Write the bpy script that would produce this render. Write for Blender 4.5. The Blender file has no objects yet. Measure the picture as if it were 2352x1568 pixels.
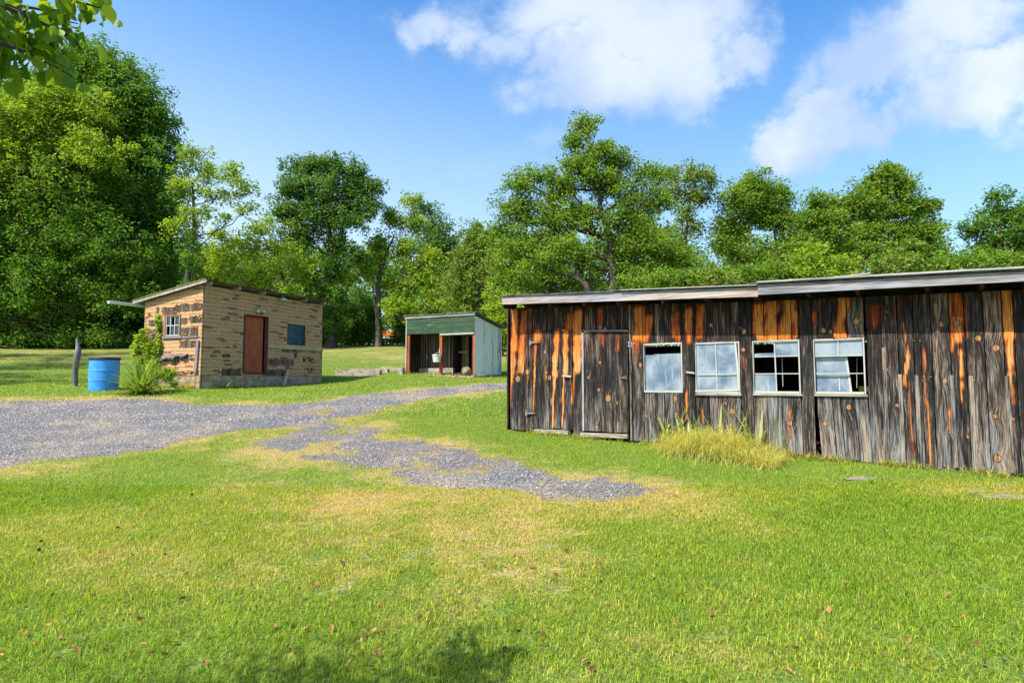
import bpy, math, random
import numpy as np
from mathutils import Vector

# ------------------------------------------------------------------ camera, sky, sun, exposure
scene = bpy.context.scene
FOC, CX, CY, HZ = 1350.0, 1176.0, 784.0, 875.0      # photo measured at 2352 x 1568
TILT = math.atan((HZ - CY) / FOC)
CAMH = 1.5
cam_data = bpy.data.cameras.new("camera")
cam = bpy.data.objects.new("camera", cam_data)
scene.collection.objects.link(cam)
cam_data.sensor_width = 36.0
cam_data.lens = 36.0 * FOC / 2352.0
cam_data.clip_start = 0.05
cam_data.clip_end = 3000
cam.location = (0, 0, CAMH)
cam.rotation_euler = (math.pi / 2 + TILT, 0, 0)
scene.camera = cam

SUN_EL = math.radians(54)
SUN_H = (-0.74, -0.67)                               # horizontal direction towards the sun
hn = math.hypot(*SUN_H)
SUN_H = (SUN_H[0] / hn, SUN_H[1] / hn)
sun_vec = Vector((SUN_H[0] * math.cos(SUN_EL), SUN_H[1] * math.cos(SUN_EL), math.sin(SUN_EL)))
sd = bpy.data.lights.new("sun", 'SUN')
sd.energy = 4.4
sd.angle = math.radians(0.5)
sd.color = (1.0, 0.93, 0.82)
sun = bpy.data.objects.new("sun", sd)
scene.collection.objects.link(sun)
sun.rotation_euler = sun_vec.to_track_quat('Z', 'Y').to_euler()
sun.location = (-20, -20, 40)

scene.view_settings.view_transform = 'Standard'
scene.view_settings.look = 'None'
scene.view_settings.gamma = 1
scene.view_settings.exposure = 0.93
scene.cycles.max_bounces = 6
scene.cycles.diffuse_bounces = 3
scene.cycles.transparent_max_bounces = 8
scene.cycles.use_denoising = True

world = bpy.data.worlds.new("World")
scene.world = world
world.use_nodes = True
W = world.node_tree
W.nodes.clear()

class NT:
    """small helper round a node tree"""
    def __init__(s, t): s.t = t; s.n = t.nodes; s.l = t.links
    def put(s, sock, v):
        if v is None: return
        if isinstance(v, bpy.types.NodeSocket): s.l.new(v, sock)
        elif isinstance(v, (tuple, list)):
            v = tuple(v)
            if sock.type == 'RGBA' and len(v) == 3: v = v + (1,)
            sock.default_value = v
        else: sock.default_value = v
    def math(s, op, a, b=None, c=None, clamp=False):
        n = s.n.new('ShaderNodeMath'); n.operation = op; n.use_clamp = clamp
        s.put(n.inputs[0], a); s.put(n.inputs[1], b); s.put(n.inputs[2], c)
        return n.outputs[0]
    def xyz(s, x, y, z):
        n = s.n.new('ShaderNodeCombineXYZ')
        s.put(n.inputs[0], x); s.put(n.inputs[1], y); s.put(n.inputs[2], z)
        return n.outputs[0]
    def sep(s, v):
        n = s.n.new('ShaderNodeSeparateXYZ'); s.put(n.inputs[0], v)
        return n.outputs
    def noise(s, vec, scale=1, detail=4, rough=0.55, dist=0):
        n = s.n.new('ShaderNodeTexNoise')
        s.put(n.inputs['Vector'], vec); n.inputs['Scale'].default_value = scale
        n.inputs['Detail'].default_value = detail; n.inputs['Roughness'].default_value = rough
        n.inputs['Distortion'].default_value = dist
        return n.outputs['Fac']
    def mix(s, f, a, b, mode='MIX'):
        n = s.n.new('ShaderNodeMix'); n.data_type = 'RGBA'; n.blend_type = mode
        s.put(n.inputs[0], f); s.put(n.inputs[6], a); s.put(n.inputs[7], b)
        return n.outputs[2]
    def step(s, v, a, b):
        n = s.n.new('ShaderNodeMapRange'); n.interpolation_type = 'SMOOTHSTEP'
        s.put(n.inputs[0], v); n.inputs[1].default_value = a; n.inputs[2].default_value = b
        n.inputs[3].default_value = 0; n.inputs[4].default_value = 1
        return n.outputs[0]
    def ramp(s, f, stops):
        n = s.n.new('ShaderNodeValToRGB'); r = n.color_ramp
        while len(r.elements) < len(stops): r.elements.new(0.5)
        for e, (p, c) in zip(r.elements, stops):
            e.position = p; e.color = tuple(c) + (1,)
        s.put(n.inputs[0], f)
        return n.outputs[0]
    def attr(s, name):
        n = s.n.new('ShaderNodeAttribute'); n.attribute_name = name
        return n
    def bump(s, h, strength=0.3, dist=0.01):
        n = s.n.new('ShaderNodeBump'); s.put(n.inputs['Height'], h)
        n.inputs['Strength'].default_value = strength; n.inputs['Distance'].default_value = dist
        return n.outputs[0]

wn = NT(W)
skyn = W.nodes.new('ShaderNodeTexSky')
skyn.sky_type = 'NISHITA'
skyn.sun_disc = False
skyn.sun_elevation = SUN_EL
skyn.sun_rotation = math.atan2(sun_vec.x, sun_vec.y)
skyn.air_density = 1.0
skyn.dust_density = 1.6
skyn.ozone_density = 2.0
tc = W.nodes.new('ShaderNodeTexCoord')
d0 = wn.sep(tc.outputs['Generated'])
zc = wn.math('MAXIMUM', d0[2], 0.02)
# direction measured as slopes against the field north of the sheds
yy = wn.math('MAXIMUM', d0[1], 0.05)
gx = wn.math('DIVIDE', d0[0], yy)
gz = wn.math('DIVIDE', d0[2], yy)
front = wn.step(d0[1], 0.05, 0.3)
warp = wn.noise(wn.xyz(gx, gz, 3.3), 3.2, 7, 0.62)
warp2 = wn.noise(wn.xyz(gx, gz, 9.1), 3.2, 7, 0.62)
wx = wn.math('ADD', gx, wn.math('MULTIPLY', wn.math('SUBTRACT', warp, 0.5), 0.42))
wz = wn.math('ADD', gz, wn.math('MULTIPLY', wn.math('SUBTRACT', warp2, 0.5), 0.34))
def blob(px, py, rx, ry, ang=0, soft=0.55, amp=1.0):
    u = (px - CX) / FOC; v = (HZ - py) / FOC * 1.02
    dx = wn.math('SUBTRACT', wx, u); dz = wn.math('SUBTRACT', wz, v)
    c, s_ = math.cos(ang), math.sin(ang)
    a = wn.math('ADD', wn.math('MULTIPLY', dx, c * FOC / rx), wn.math('MULTIPLY', dz, s_ * FOC / rx))
    b = wn.math('ADD', wn.math('MULTIPLY', dx, -s_ * FOC / ry), wn.math('MULTIPLY', dz, c * FOC / ry))
    r = wn.math('SQRT', wn.math('ADD', wn.math('MULTIPLY', a, a), wn.math('MULTIPLY', b, b)))
    m = wn.step(r, 1.05 + soft * 0.6, 0.95 - soft)
    return wn.math('MULTIPLY', m, amp)
cl = None
for b in [(1330, 150, 190, 140, 0, .5, 1), (1520, 110, 200, 150, 0, .6, .95), (1400, 10, 360, 110, 0, .5, .95),
          (1240, 225, 90, 60, 0, .7, .8), (1560, 230, 90, 60, 0, .8, .7),
          (1010, 40, 130, 60, 0.2, .8, .85), (925, 70, 50, 60, 0, .9, .75), (1120, 60, 110, 70, 0, 1.0, .8), (1720, 80, 110, 70, 0.6, .9, .75), (1790, 30, 50, 40, 0.3, 1.0, .6),
          (1980, 250, 250, 95, 0.42, .5, 1), (1830, 290, 105, 75, -0.3, .5, 1), (2200, 90, 300, 120, 0.35, .6, .95),
          (2330, 200, 220, 100, 0.3, .5, 1), (1900, 175, 130, 55, 0.9, .8, .7), (2320, 320, 110, 30, .1, 1.0, .5),
          (1240, 345, 170, 34, .35, 1.3, .5), (1110, 400, 170, 60, .2, 1.4, .32), (1290, 280, 80, 50, 0, 1.2, .6),
          (2700, 100, 300, 200, 0, .6, 1), (1400, -300, 500, 160, 0, .6, .9), (400, -500, 500, 150, 0, .8, .8)]:
    m = blob(*b)
    cl = m if cl is None else wn.math('MAXIMUM', cl, m)
hole = wn.math('MAXIMUM', blob(2085, 205, 60, 24, 0.3, .9, .8), blob(1690, 200, 60, 60, .7, .9, .5))
cl = wn.math('SUBTRACT', cl, hole, clamp=True)
wisp = wn.noise(wn.xyz(wn.math('MULTIPLY', gx, 1.0), wn.math('MULTIPLY', gz, 1.5), 0), 9, 8, 0.6)
cl = wn.math('MULTIPLY', cl, wn.step(wn.math('ADD', wisp, wn.math('MULTIPLY', cl, 0.62)), 0.40, 1.02))
cl = wn.math('MULTIPLY', cl, front)
# clouds behind the camera, for the light and the window reflections
proj = wn.xyz(wn.math('DIVIDE', d0[0], zc), wn.math('DIVIDE', d0[1], zc), 0)
bk = wn.step(wn.noise(proj, 0.9, 6, 0.6), 0.52, 0.72)
bk = wn.math('MULTIPLY', bk, wn.math('MULTIPLY', wn.step(d0[1], 0.0, -0.25), wn.step(d0[2], 0.03, 0.2)))
cl = wn.math('MAXIMUM', cl, bk)
shade = wn.noise(wn.xyz(gx, gz, 5), 4.0, 4, 0.5)
cloudcol = wn.mix(wn.step(shade, 0.36, 0.66), (2.0, 2.55, 3.5), (3.35, 3.6, 3.9))
hsv = W.nodes.new('ShaderNodeHueSaturation')
hsv.inputs['Saturation'].default_value = 1.42
hsv.inputs['Value'].default_value = 1.0
W.links.new(skyn.outputs[0], hsv.inputs['Color'])
pale = wn.math('MULTIPLY', wn.step(d0[2], 0.66, 0.08), wn.math('MULTIPLY_ADD', wn.step(d0[0], 0.45, -0.75), 0.52, 0.46))
skyb = wn.mix(pale, hsv.outputs[0], (2.9, 3.65, 4.5))
skyc = wn.mix(wn.math('MULTIPLY', cl, 0.86), skyb, cloudcol)
bg = W.nodes.new('ShaderNodeBackground')
bg.inputs['Strength'].default_value = 0.15
W.links.new(skyc, bg.inputs['Color'])
wo = W.nodes.new('ShaderNodeOutputWorld')
W.links.new(bg.outputs[0], wo.inputs['Surface'])

# ------------------------------------------------------------------ helpers
rng = np.random.default_rng(7)
random.seed(7)
COL = scene.collection

def ray(px, py):
    u = (px - CX) / FOC; v = (CY - py) / FOC
    return np.array([u, math.cos(TILT) - v * math.sin(TILT), math.sin(TILT) + v * math.cos(TILT)])
def at(px, py, Y):
    r = ray(px, py)
    return np.array([0, 0, CAMH]) + r * (Y / r[1])
def on_plane(px, py, P, D):
    """where a line of sight meets the upright plane through P along D: (s, z)"""
    r = ray(px, py)
    A = np.array([[r[0], -D[0]], [r[1], -D[1]]])
    k, s = np.linalg.solve(A, np.array([P[0], P[1]]))
    return s, CAMH + r[2] * k
def c3(x, y): return (1220 + x / 3.266) / 1.063, (640 + y / 3.266) / 1.063
def c4(x, y): return (1550 + x / 2.8) / 1.063, (640 + y / 2.8) / 1.063
def c5(x, y): return (2000 + x / 2.488) / 1.063, (620 + y / 2.488) / 1.063

def vnoise(x, y, seed=0):
    xi = np.floor(x).astype(np.int64); yi = np.floor(y).astype(np.int64)
    fx = x - xi; fy = y - yi
    fx = fx * fx * (3 - 2 * fx); fy = fy * fy * (3 - 2 * fy)
    def h(a, b):
        n = (a * 374761393 + b * 668265263 + seed * 1274126177) & 0x7fffffff
        n = ((n ^ (n >> 13)) * 1103515245) & 0x7fffffff
        n = ((n ^ (n >> 15)) * 12345 + n) & 0x7fffffff
        return (n % 100003) / 100003.0
    return (h(xi, yi) * (1 - fx) + h(xi + 1, yi) * fx) * (1 - fy) + (h(xi, yi + 1) * (1 - fx) + h(xi + 1, yi + 1) * fx) * fy
def fbm(x, y, seed=0, oct=4):
    t = 0; a = 0.5; n = 0
    for k in range(oct):
        t = t + a * vnoise(x * 2 ** k, y * 2 ** k, seed + k); n += a; a *= 0.55
    return t / n

def tag(o, label=None, cat=None, group=None, kind=None):
    if label: o['label'] = label
    if cat: o['category'] = cat
    if group: o['group'] = group
    if kind: o['kind'] = kind
    return o
def empty(name, loc, label, cat, group=None):
    o = bpy.data.objects.new(name, None)
    COL.objects.link(o); o.location = tuple(float(v) for v in loc); o.empty_display_size = 0.2
    return tag(o, label, cat, group)

def mesh_obj(name, V, F, mat, parent=None, base=None, attrs=None, smooth=False):
    """V (n,3) world coordinates; F list of tuples, or an int array (m,k)"""
    V = np.asarray(V, dtype=np.float64)
    if base is None:
        base = np.array(parent_world(parent)) if parent is not None else None
    if base is None:
        base = np.array([V[:, 0].mean(), V[:, 1].mean(), V[:, 2].min()])
    L = (V - base).astype(np.float32)
    me = bpy.data.meshes.new(name)
    if isinstance(F, np.ndarray):
        m, k = F.shape
        me.vertices.add(len(L)); me.vertices.foreach_set('co', L.ravel())
        me.loops.add(m * k); me.loops.foreach_set('vertex_index', F.astype(np.int32).ravel())
        me.polygons.add(m); me.polygons.foreach_set('loop_start', np.arange(0, m * k, k, dtype=np.int32))
        me.update(calc_edges=True)
    else:
        me.from_pydata(L.tolist(), [], F)
        me.update()
    for an, (typ, arr) in (attrs or {}).items():
        a = me.attributes.new(an, typ, 'POINT')
        key = {'FLOAT': 'value', 'FLOAT_VECTOR': 'vector', 'FLOAT_COLOR': 'color'}[typ]
        a.data.foreach_set(key, np.asarray(arr, dtype=np.float32).ravel())
    if smooth: me.polygons.foreach_set('use_smooth', np.ones(len(me.polygons), dtype=bool))
    if mat is not None: me.materials.append(mat)
    o = bpy.data.objects.new(name, me)
    COL.objects.link(o)
    if parent is not None:
        o.parent = parent
        o.location = tuple(float(a - b) for a, b in zip(base, parent_world(parent)))
    else:
        o.location = tuple(float(v) for v in base)
    return o
def parent_world(p):
    l = np.array([0.0, 0.0, 0.0])
    while p is not None:
        l = l + np.array(p.location); p = p.parent
    return l

class Frame:
    """upright plane: s along D, z up, d outwards"""
    def __init__(f, P, D, out):
        f.P = np.array([P[0], P[1]], float); D = np.array(D, float); f.D = D / np.linalg.norm(D)
        n = np.array([f.D[1], -f.D[0]])
        if np.dot(n, out) < 0: n = -n
        f.N = n
        f.flip = (f.D[0] * f.N[1] - f.D[1] * f.N[0]) > 0
    def w(f, s, z, d=0):
        s = np.asarray(s, float); d = np.asarray(d, float)
        xy0 = f.P[0] + f.D[0] * s + f.N[0] * d; xy1 = f.P[1] + f.D[1] * s + f.N[1] * d
        return np.stack(np.broadcast_arrays(xy0, xy1, np.asarray(z, float)), -1)
    def pix(f, px, py, d=0):
        P = f.P + f.N * d
        return on_plane(px, py, P, f.D)

class MB:
    def __init__(m): m.V = []; m.F = []; m.n = 0; m.A = {'bc': [], 'tone': [], 'orange': [], 'knot': [], 'core': []}
    def add(m, V, F, bc=None, tone=0.5, orange=0, knot=0, core=0):
        V = np.asarray(V, float).reshape(-1, 3); k = len(V)
        m.V.append(V); m.F += [tuple(int(i) + m.n for i in f) for f in F]; m.n += k
        m.A['bc'].append(V if bc is None else np.asarray(bc, float).reshape(-1, 3))
        for nm, v in (('tone', tone), ('orange', orange), ('knot', knot), ('core', core)):
            m.A[nm].append(np.broadcast_to(np.asarray(v, float), (k,)).ravel())
    def box(m, fr, s0, s1, z0, z1, d0, d1, grain='z', tone=None, seed=None, orange=0, zt=0.0, zb=0.0, sk=0.0):
        """zt, zb: extra height of the far end (top, bottom); sk: sideways lean of the top"""
        tone = random.random() if tone is None else tone
        seed = random.random() * 50 if seed is None else seed
        S = [s0, s1, s1 + sk, s0 + sk] * 2; Z = [z0, z0 + zb, z1 + zt, z1] * 2; Dd = [d0] * 4 + [d1] * 4
        V = fr.w(S, Z, Dd)
        S = np.array(S); Z = np.array(Z); Dd = np.array(Dd)
        bc = np.stack([S + Dd, Z, S * 0 + seed], -1) if grain == 'z' else np.stack([Z + Dd, S, S * 0 + seed], -1)
        F = [(0, 1, 2, 3), (7, 6, 5, 4), (0, 4, 5, 1), (1, 5, 6, 2), (2, 6, 7, 3), (3, 7, 4, 0)]
        if not fr.flip: F = [tuple(reversed(f)) for f in F]
        m.add(V, F, bc, tone, orange)
    def tube(m, P, R, k=8, cap=True, tone=0.5):
        P = np.asarray(P, float); n = len(P); R = np.broadcast_to(np.asarray(R, float), (n,))
        T = np.gradient(P, axis=0); T /= np.linalg.norm(T, axis=1)[:, None] + 1e-9
        up = np.array([0, 0, 1.0]) if abs(T[0][2]) < 0.9 else np.array([1.0, 0, 0])
        V = []
        L = np.concatenate([[0], np.cumsum(np.linalg.norm(np.diff(P, axis=0), axis=1))])
        bc = []
        for i in range(n):
            a = np.cross(T[i], up); a /= np.linalg.norm(a) + 1e-9; b = np.cross(T[i], a)
            for j in range(k):
                t = 2 * math.pi * j / k
                V.append(P[i] + R[i] * (a * math.cos(t) + b * math.sin(t))); bc.append((R[i] * t, L[i], 3.0))
        F = [(i * k + j, i * k + (j + 1) % k, (i + 1) * k + (j + 1) % k, (i + 1) * k + j) for i in range(n - 1) for j in range(k)]
        if cap: F += [tuple(range(k)), tuple((n - 1) * k + j for j in reversed(range(k)))]
        m.add(V, F, bc, tone)
    def build(m, name, mat, parent=None, base=None, smooth=False):
        V = np.concatenate(m.V)
        at_ = {'bc': ('FLOAT_VECTOR', np.concatenate(m.A['bc']))}
        for nm in ('tone', 'orange', 'knot', 'core'): at_[nm] = ('FLOAT', np.concatenate(m.A[nm]))
        return mesh_obj(name, V, m.F, mat, parent, base, at_, smooth)

# ------------------------------------------------------------------ materials
MATS = {}
def new_mat(name):
    m = bpy.data.materials.new(name); m.use_nodes = True; m.node_tree.nodes.clear()
    return m, NT(m.node_tree)
def finish(n, col, rough=0.8, bump=None, spec=0.3, metal=0, trans=None):
    b = n.n.new('ShaderNodeBsdfPrincipled')
    n.put(b.inputs['Base Color'], col); n.put(b.inputs['Roughness'], rough)
    b.inputs['Specular IOR Level'].default_value = spec; b.inputs['Metallic'].default_value = metal
    if bump is not None: n.l.new(bump, b.inputs['Normal'])
    out = n.n.new('ShaderNodeOutputMaterial')
    sh = b.outputs[0]
    if trans is not None:
        t = n.n.new('ShaderNodeBsdfTranslucent'); n.put(t.inputs['Color'], trans[1])
        mx = n.n.new('ShaderNodeMixShader'); mx.inputs[0].default_value = trans[0]
        n.l.new(sh, mx.inputs[1]); n.l.new(t.outputs[0], mx.inputs[2]); sh = mx.outputs[0]
    n.l.new(sh, out.inputs['Surface'])

def wood(name, dark, mid, light, freq=58, bumps=0.5, o1=(0.44, 0.135, 0.020), o2=(0.64, 0.36, 0.12), paint=None, paint_amt=0.5, contrast=1.0):
    m, n = new_mat(name)
    a = n.attr('bc'); c = n.sep(a.outputs['Vector'])
    tone = n.attr('tone').outputs['Fac']; kn = n.attr('knot').outputs['Fac']; core = n.attr('core').outputs['Fac']
    org = n.attr('orange').outputs['Fac']
    low = n.noise(n.xyz(n.math('MULTIPLY', c[0], 5), n.math('MULTIPLY', c[1], 0.9), c[2]), 1, 2, 0.5)
    Fv = n.math('ADD', c[0], n.math('ADD', n.math('MULTIPLY', kn, 0.035), n.math('MULTIPLY', low, 0.035)))
    g1 = n.noise(n.xyz(n.math('MULTIPLY', Fv, freq), n.math('MULTIPLY', c[1], 2.2), c[2]), 1, 5, 0.7)
    g2 = n.noise(n.xyz(n.math('MULTIPLY', Fv, freq * 4), n.math('MULTIPLY', c[1], 5), c[2]), 1, 3, 0.6)
    st = n.noise(n.xyz(n.math('MULTIPLY', c[0], 9), n.math('MULTIPLY', c[1], 1.1), n.math('ADD', c[2], 7)), 1, 4, 0.65)
    g = n.math('ADD', n.math('MULTIPLY', g1, 0.52), n.math('MULTIPLY', g2, 0.48))
    v = n.math('ADD', n.math('MULTIPLY', n.math('SUBTRACT', g, 0.5), 2.3 * contrast), n.math('MULTIPLY', n.math('SUBTRACT', st, 0.5), 1.0 * contrast))
    v = n.math('ADD', v, n.math('MULTIPLY_ADD', tone, 0.72, 0.12))
    col = n.ramp(v, [(0.0, dark), (0.42, mid), (0.95, light)])
    crk = n.noise(n.xyz(n.math('MULTIPLY', Fv, freq * 1.3), n.math('MULTIPLY', c[1], 0.9), n.math('ADD', c[2], 31)), 1, 2, 0.5)
    col = n.mix(n.math('MULTIPLY', n.step(crk, 0.38, 0.30), 0.9), col, dark)
    hue = n.noise(n.xyz(n.math('MULTIPLY', c[0], 7), n.math('MULTIPLY', c[1], .7), n.math('ADD', c[2], 23)), 1, 3, 0.6)
    col = n.mix(1.0, col, n.mix(n.step(hue, .38, .62), (0.90, 0.99, 1.08), (1.12, 0.97, 0.82)), 'MULTIPLY')
    if name == 'weathered_barn_wood':
        top = n.step(n.math('ADD', c[1], n.math('MULTIPLY', n.math('SUBTRACT', st, 0.5), 1.6)), 1.5, 2.6)
        col = n.mix(n.math('MULTIPLY', top, 0.30), col, n.mix(1.0, col, (2.1, 0.92, 0.42), 'MULTIPLY'))
    if paint is not None:
        pm = n.noise(n.xyz(n.math('MULTIPLY', c[0], 14), n.math('MULTIPLY', c[1], 2.2), n.math('ADD', c[2], 3)), 1, 5, 0.65)
        pm = n.math('ADD', pm, n.math('MULTIPLY', g2, 0.35)); pm = n.math('ADD', pm, n.math('MULTIPLY', n.math('SUBTRACT', tone, 0.6), 0.3))
        col = n.mix(n.step(pm, 1.0 - paint_amt - 0.16, 1.0 - paint_amt + 0.16), col, paint)
    on = n.noise(n.xyz(n.math('MULTIPLY', Fv, 52), n.math('MULTIPLY', c[1], 2.0), n.math('ADD', c[2], 11)), 1, 5, 0.68)
    tt = n.math('ADD', org, n.math('ADD', n.math('MULTIPLY', n.math('SUBTRACT', on, 0.53), 2.0), n.math('MULTIPLY', n.math('SUBTRACT', g, 0.5), 0.9)))
    ocol = n.ramp(n.math('SUBTRACT', tt, n.math('MULTIPLY', n.step(c[1], 1.7, 2.5), 0.12)) if name == 'weathered_barn_wood' else tt, [(0.22, (0.04, 0.014, 0.008)), (0.42, (0.17, 0.038, 0.009)), (0.70, o1), (1.05, o2)])
    ocol = n.mix(n.math('MULTIPLY', n.step(crk, 0.42, 0.34), 0.7), ocol, (0.06, 0.018, 0.006))
    ocol = n.mix(n.math('MULTIPLY', n.step(g2, 0.54, 0.38), 0.7), ocol, (0.13, 0.035, 0.008))
    if name == 'weathered_barn_wood':
        ocol = n.mix(n.step(c[1], 1.75, 2.2), ocol, n.mix(1.0, ocol, (1.0, 0.66, 0.36), 'MULTIPLY'))
    col = n.mix(n.step(tt, 0.22, 0.46), col, ocol)
    core = n.math('MULTIPLY', core, n.math('MULTIPLY_ADD', on, 1.2, 0.4))
    col = n.mix(n.math('MULTIPLY', n.step(core, 0.10, 0.36), .9), col, (0.02, 0.01, 0.006))
    kc = n.mix(n.step(g2, 0.4, 0.6), (0.15, 0.062, 0.022), (0.46, 0.26, 0.11))
    col = n.mix(n.step(core, 0.4, 0.55), col, kc)
    finish(n, col, n.math('MULTIPLY_ADD', g, 0.25, 0.62), n.bump(g, bumps, 0.012), spec=0.22)
    MATS[name] = m
    return m
BARN = wood('weathered_barn_wood', (0.0025, 0.0025, 0.003), (0.024, 0.021, 0.020), (0.29, 0.27, 0.245), contrast=1.4)
GREY = wood('silver_grey_wood', (0.03, 0.03, 0.034), (0.17, 0.16, 0.165), (0.42, 0.40, 0.41), freq=55)
SOFF = wood('dark_rafter_wood', (0.01, 0.006, 0.004), (0.05, 0.02, 0.01), (0.14, 0.06, 0.03))
REDP = wood('orange_stained_wood', (0.05, 0.012, 0.006), (0.26, 0.06, 0.018), (0.44, 0.13, 0.05))
DOORRED = wood('red_brown_door_wood', (0.07, 0.018, 0.012), (0.30, 0.068, 0.032), (0.48, 0.15, 0.07), freq=26, contrast=0.8)
GREENP = wood('green_painted_wood', (0.012, 0.03, 0.018), (0.07, 0.10, 0.06), (0.26, 0.29, 0.19), paint=(0.020, 0.072, 0.038), paint_amt=0.42)
WHITEP = wood('worn_white_painted_wood', (0.04, 0.042, 0.05), (0.19, 0.20, 0.22), (0.42, 0.44, 0.47), paint=(0.78, 0.775, 0.75), paint_amt=0.47)
TRIMW = wood('old_cream_trim_wood', (0.05, 0.042, 0.03), (0.17, 0.145, 0.11), (0.38, 0.345, 0.28), paint=(0.38, 0.36, 0.29), paint_amt=0.34)
SASHW = wood('white_sash_wood', (0.04, 0.036, 0.03), (0.16, 0.15, 0.125), (0.36, 0.355, 0.32), paint=(0.42, 0.425, 0.39), paint_amt=0.44)
INNER = wood('brown_inner_boards', (0.012, 0.009, 0.006), (0.085, 0.062, 0.04), (0.24, 0.19, 0.13))
BARKM = wood('tree_bark', (0.012, 0.011, 0.010), (0.055, 0.045, 0.036), (0.15, 0.13, 0.11), freq=9)

def plain(name, c0, c1, scale=8, rough=0.7, spec=0.3, bumps=0.2, bd=0.01, metal=0, detail=6, th=(0.35, 0.65)):
    m, n = new_mat(name)
    g = n.n.new('ShaderNodeNewGeometry')
    v = n.noise(g.outputs['Position'], scale, detail, 0.6)
    finish(n, n.mix(n.step(v, *th), c0, c1), rough, n.bump(v, bumps, bd), spec, metal)
    MATS[name] = m
    return m
CONC = plain('weathered_concrete', (0.20, 0.17, 0.13), (0.38, 0.33, 0.27), 7)
FOUND = plain('tan_stucco_foundation', (0.24, 0.17, 0.11), (0.44, 0.33, 0.22), 5)
ROOFM = plain('grey_mossy_roofing', (0.05, 0.05, 0.045), (0.17, 0.17, 0.15), 6)
ROOFY = plain('lichen_roof_edge', (0.20, 0.19, 0.09), (0.42, 0.40, 0.22), 9)
IRON = plain('dull_iron', (0.10, 0.10, 0.10), (0.22, 0.21, 0.21), 20, 0.7, 0.4)
METAL = plain('galvanised_metal', (0.32, 0.33, 0.35), (0.50, 0.51, 0.54), 12, 0.45, 0.5, metal=0.3)
RUST = plain('rusty_metal', (0.10, 0.045, 0.03), (0.22, 0.13, 0.10), 20, 0.8)
BARREL = plain('blue_barrel_plastic', (0.035, 0.25, 0.64), (0.055, 0.33, 0.74), 3, 0.42, 0.45, bumps=0.05)
BLACKP = plain('black_plastic', (0.02, 0.02, 0.025), (0.035, 0.035, 0.04), 6, 0.5)
BUCKETM = plain('dirty_white_plastic', (0.55, 0.54, 0.48), (0.68, 0.67, 0.62), 10, 0.5, bumps=0.05)
GUTTER = plain('white_gutter', (0.62, 0.63, 0.64), (0.74, 0.75, 0.76), 6, 0.5)
LAMPG = plain('green_enamel', (0.25, 0.45, 0.36), (0.42, 0.60, 0.50), 10, 0.4)
TARP = plain('black_tar_paper', (0.012, 0.012, 0.014), (0.05, 0.048, 0.045), 20)
STONE = plain('pale_field_stone', (0.15, 0.135, 0.10), (0.27, 0.245, 0.20), 9)
BLUEPANE = plain('dark_blue_board', (0.015, 0.04, 0.09), (0.04, 0.085, 0.15), 3.5, 0.25, 0.5, bumps=0.02)
TRUCKW = plain('white_truck_paint', (0.7, 0.7, 0.7), (0.8, 0.8, 0.8), 3, 0.35)
TRUCKO = plain('orange_truck_paint', (0.75, 0.20, 0.03), (0.8, 0.26, 0.05), 3, 0.35)

def make_glass():
    m, n = new_mat('dusty_window_glass')
    g = n.n.new('ShaderNodeNewGeometry')
    p = n.sep(g.outputs['Position'])
    v = n.noise(g.outputs['Position'], 2.2, 5, 0.6)
    drip = n.noise(n.xyz(n.math('MULTIPLY', p[0], 22), n.math('MULTIPLY', p[1], 22), n.math('MULTIPLY', p[2], 1.6)), 1, 4, 0.6)
    col = n.mix(n.step(v, 0.35, 0.62), (0.10, 0.17, 0.26), (0.32, 0.38, 0.43))
    col = n.mix(n.step(drip, 0.58, 0.72), col, (0.42, 0.45, 0.46))
    b = n.n.new('ShaderNodeBsdfPrincipled'); n.put(b.inputs['Base Color'], col)
    b.inputs['Roughness'].default_value = 0.12; b.inputs['Specular IOR Level'].default_value = 0.6
    b.inputs['Coat Weight'].default_value = 0.5; b.inputs['Coat Roughness'].default_value = 0.04
    tl = n.n.new('ShaderNodeBsdfTransparent'); tl.inputs[0].default_value = (0.8, 0.86, 0.88, 1)
    mx = n.n.new('ShaderNodeMixShader'); n.put(mx.inputs[0], n.math('MULTIPLY_ADD', v, 0.3, 0.68))
    n.l.new(tl.outputs[0], mx.inputs[1]); n.l.new(b.outputs[0], mx.inputs[2])
    out = n.n.new('ShaderNodeOutputMaterial'); n.l.new(mx.outputs[0], out.inputs[0])
    return m
GLASS = make_glass()
def make_dark_glass():
    m, n = new_mat('dark_window_glass')
    finish(n, (0.01, 0.03, 0.035), 0.06, None, spec=0.9)
    return m
DGLASS = make_dark_glass()

def make_leaf(name='leaf'):
    m, n = new_mat(name)
    a = n.attr('col').outputs['Color']
    b = n.n.new('ShaderNodeBsdfPrincipled')
    n.put(b.inputs['Base Color'], a); b.inputs['Roughness'].default_value = 0.5
    b.inputs['Specular IOR Level'].default_value = 0.28
    t = n.n.new('ShaderNodeBsdfTranslucent')
    n.put(t.inputs['Color'], n.mix(1.0, a, (1.5, 1.35, 0.5), 'MULTIPLY'))
    mx = n.n.new('ShaderNodeMixShader'); mx.inputs[0].default_value = 0.44
    n.l.new(b.outputs[0], mx.inputs[1]); n.l.new(t.outputs[0], mx.inputs[2])
    out = n.n.new('ShaderNodeOutputMaterial'); n.l.new(mx.outputs[0], out.inputs[0])
    return m
LEAF = make_leaf('foliage'); GRASSM = make_leaf('grass_blades')

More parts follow.
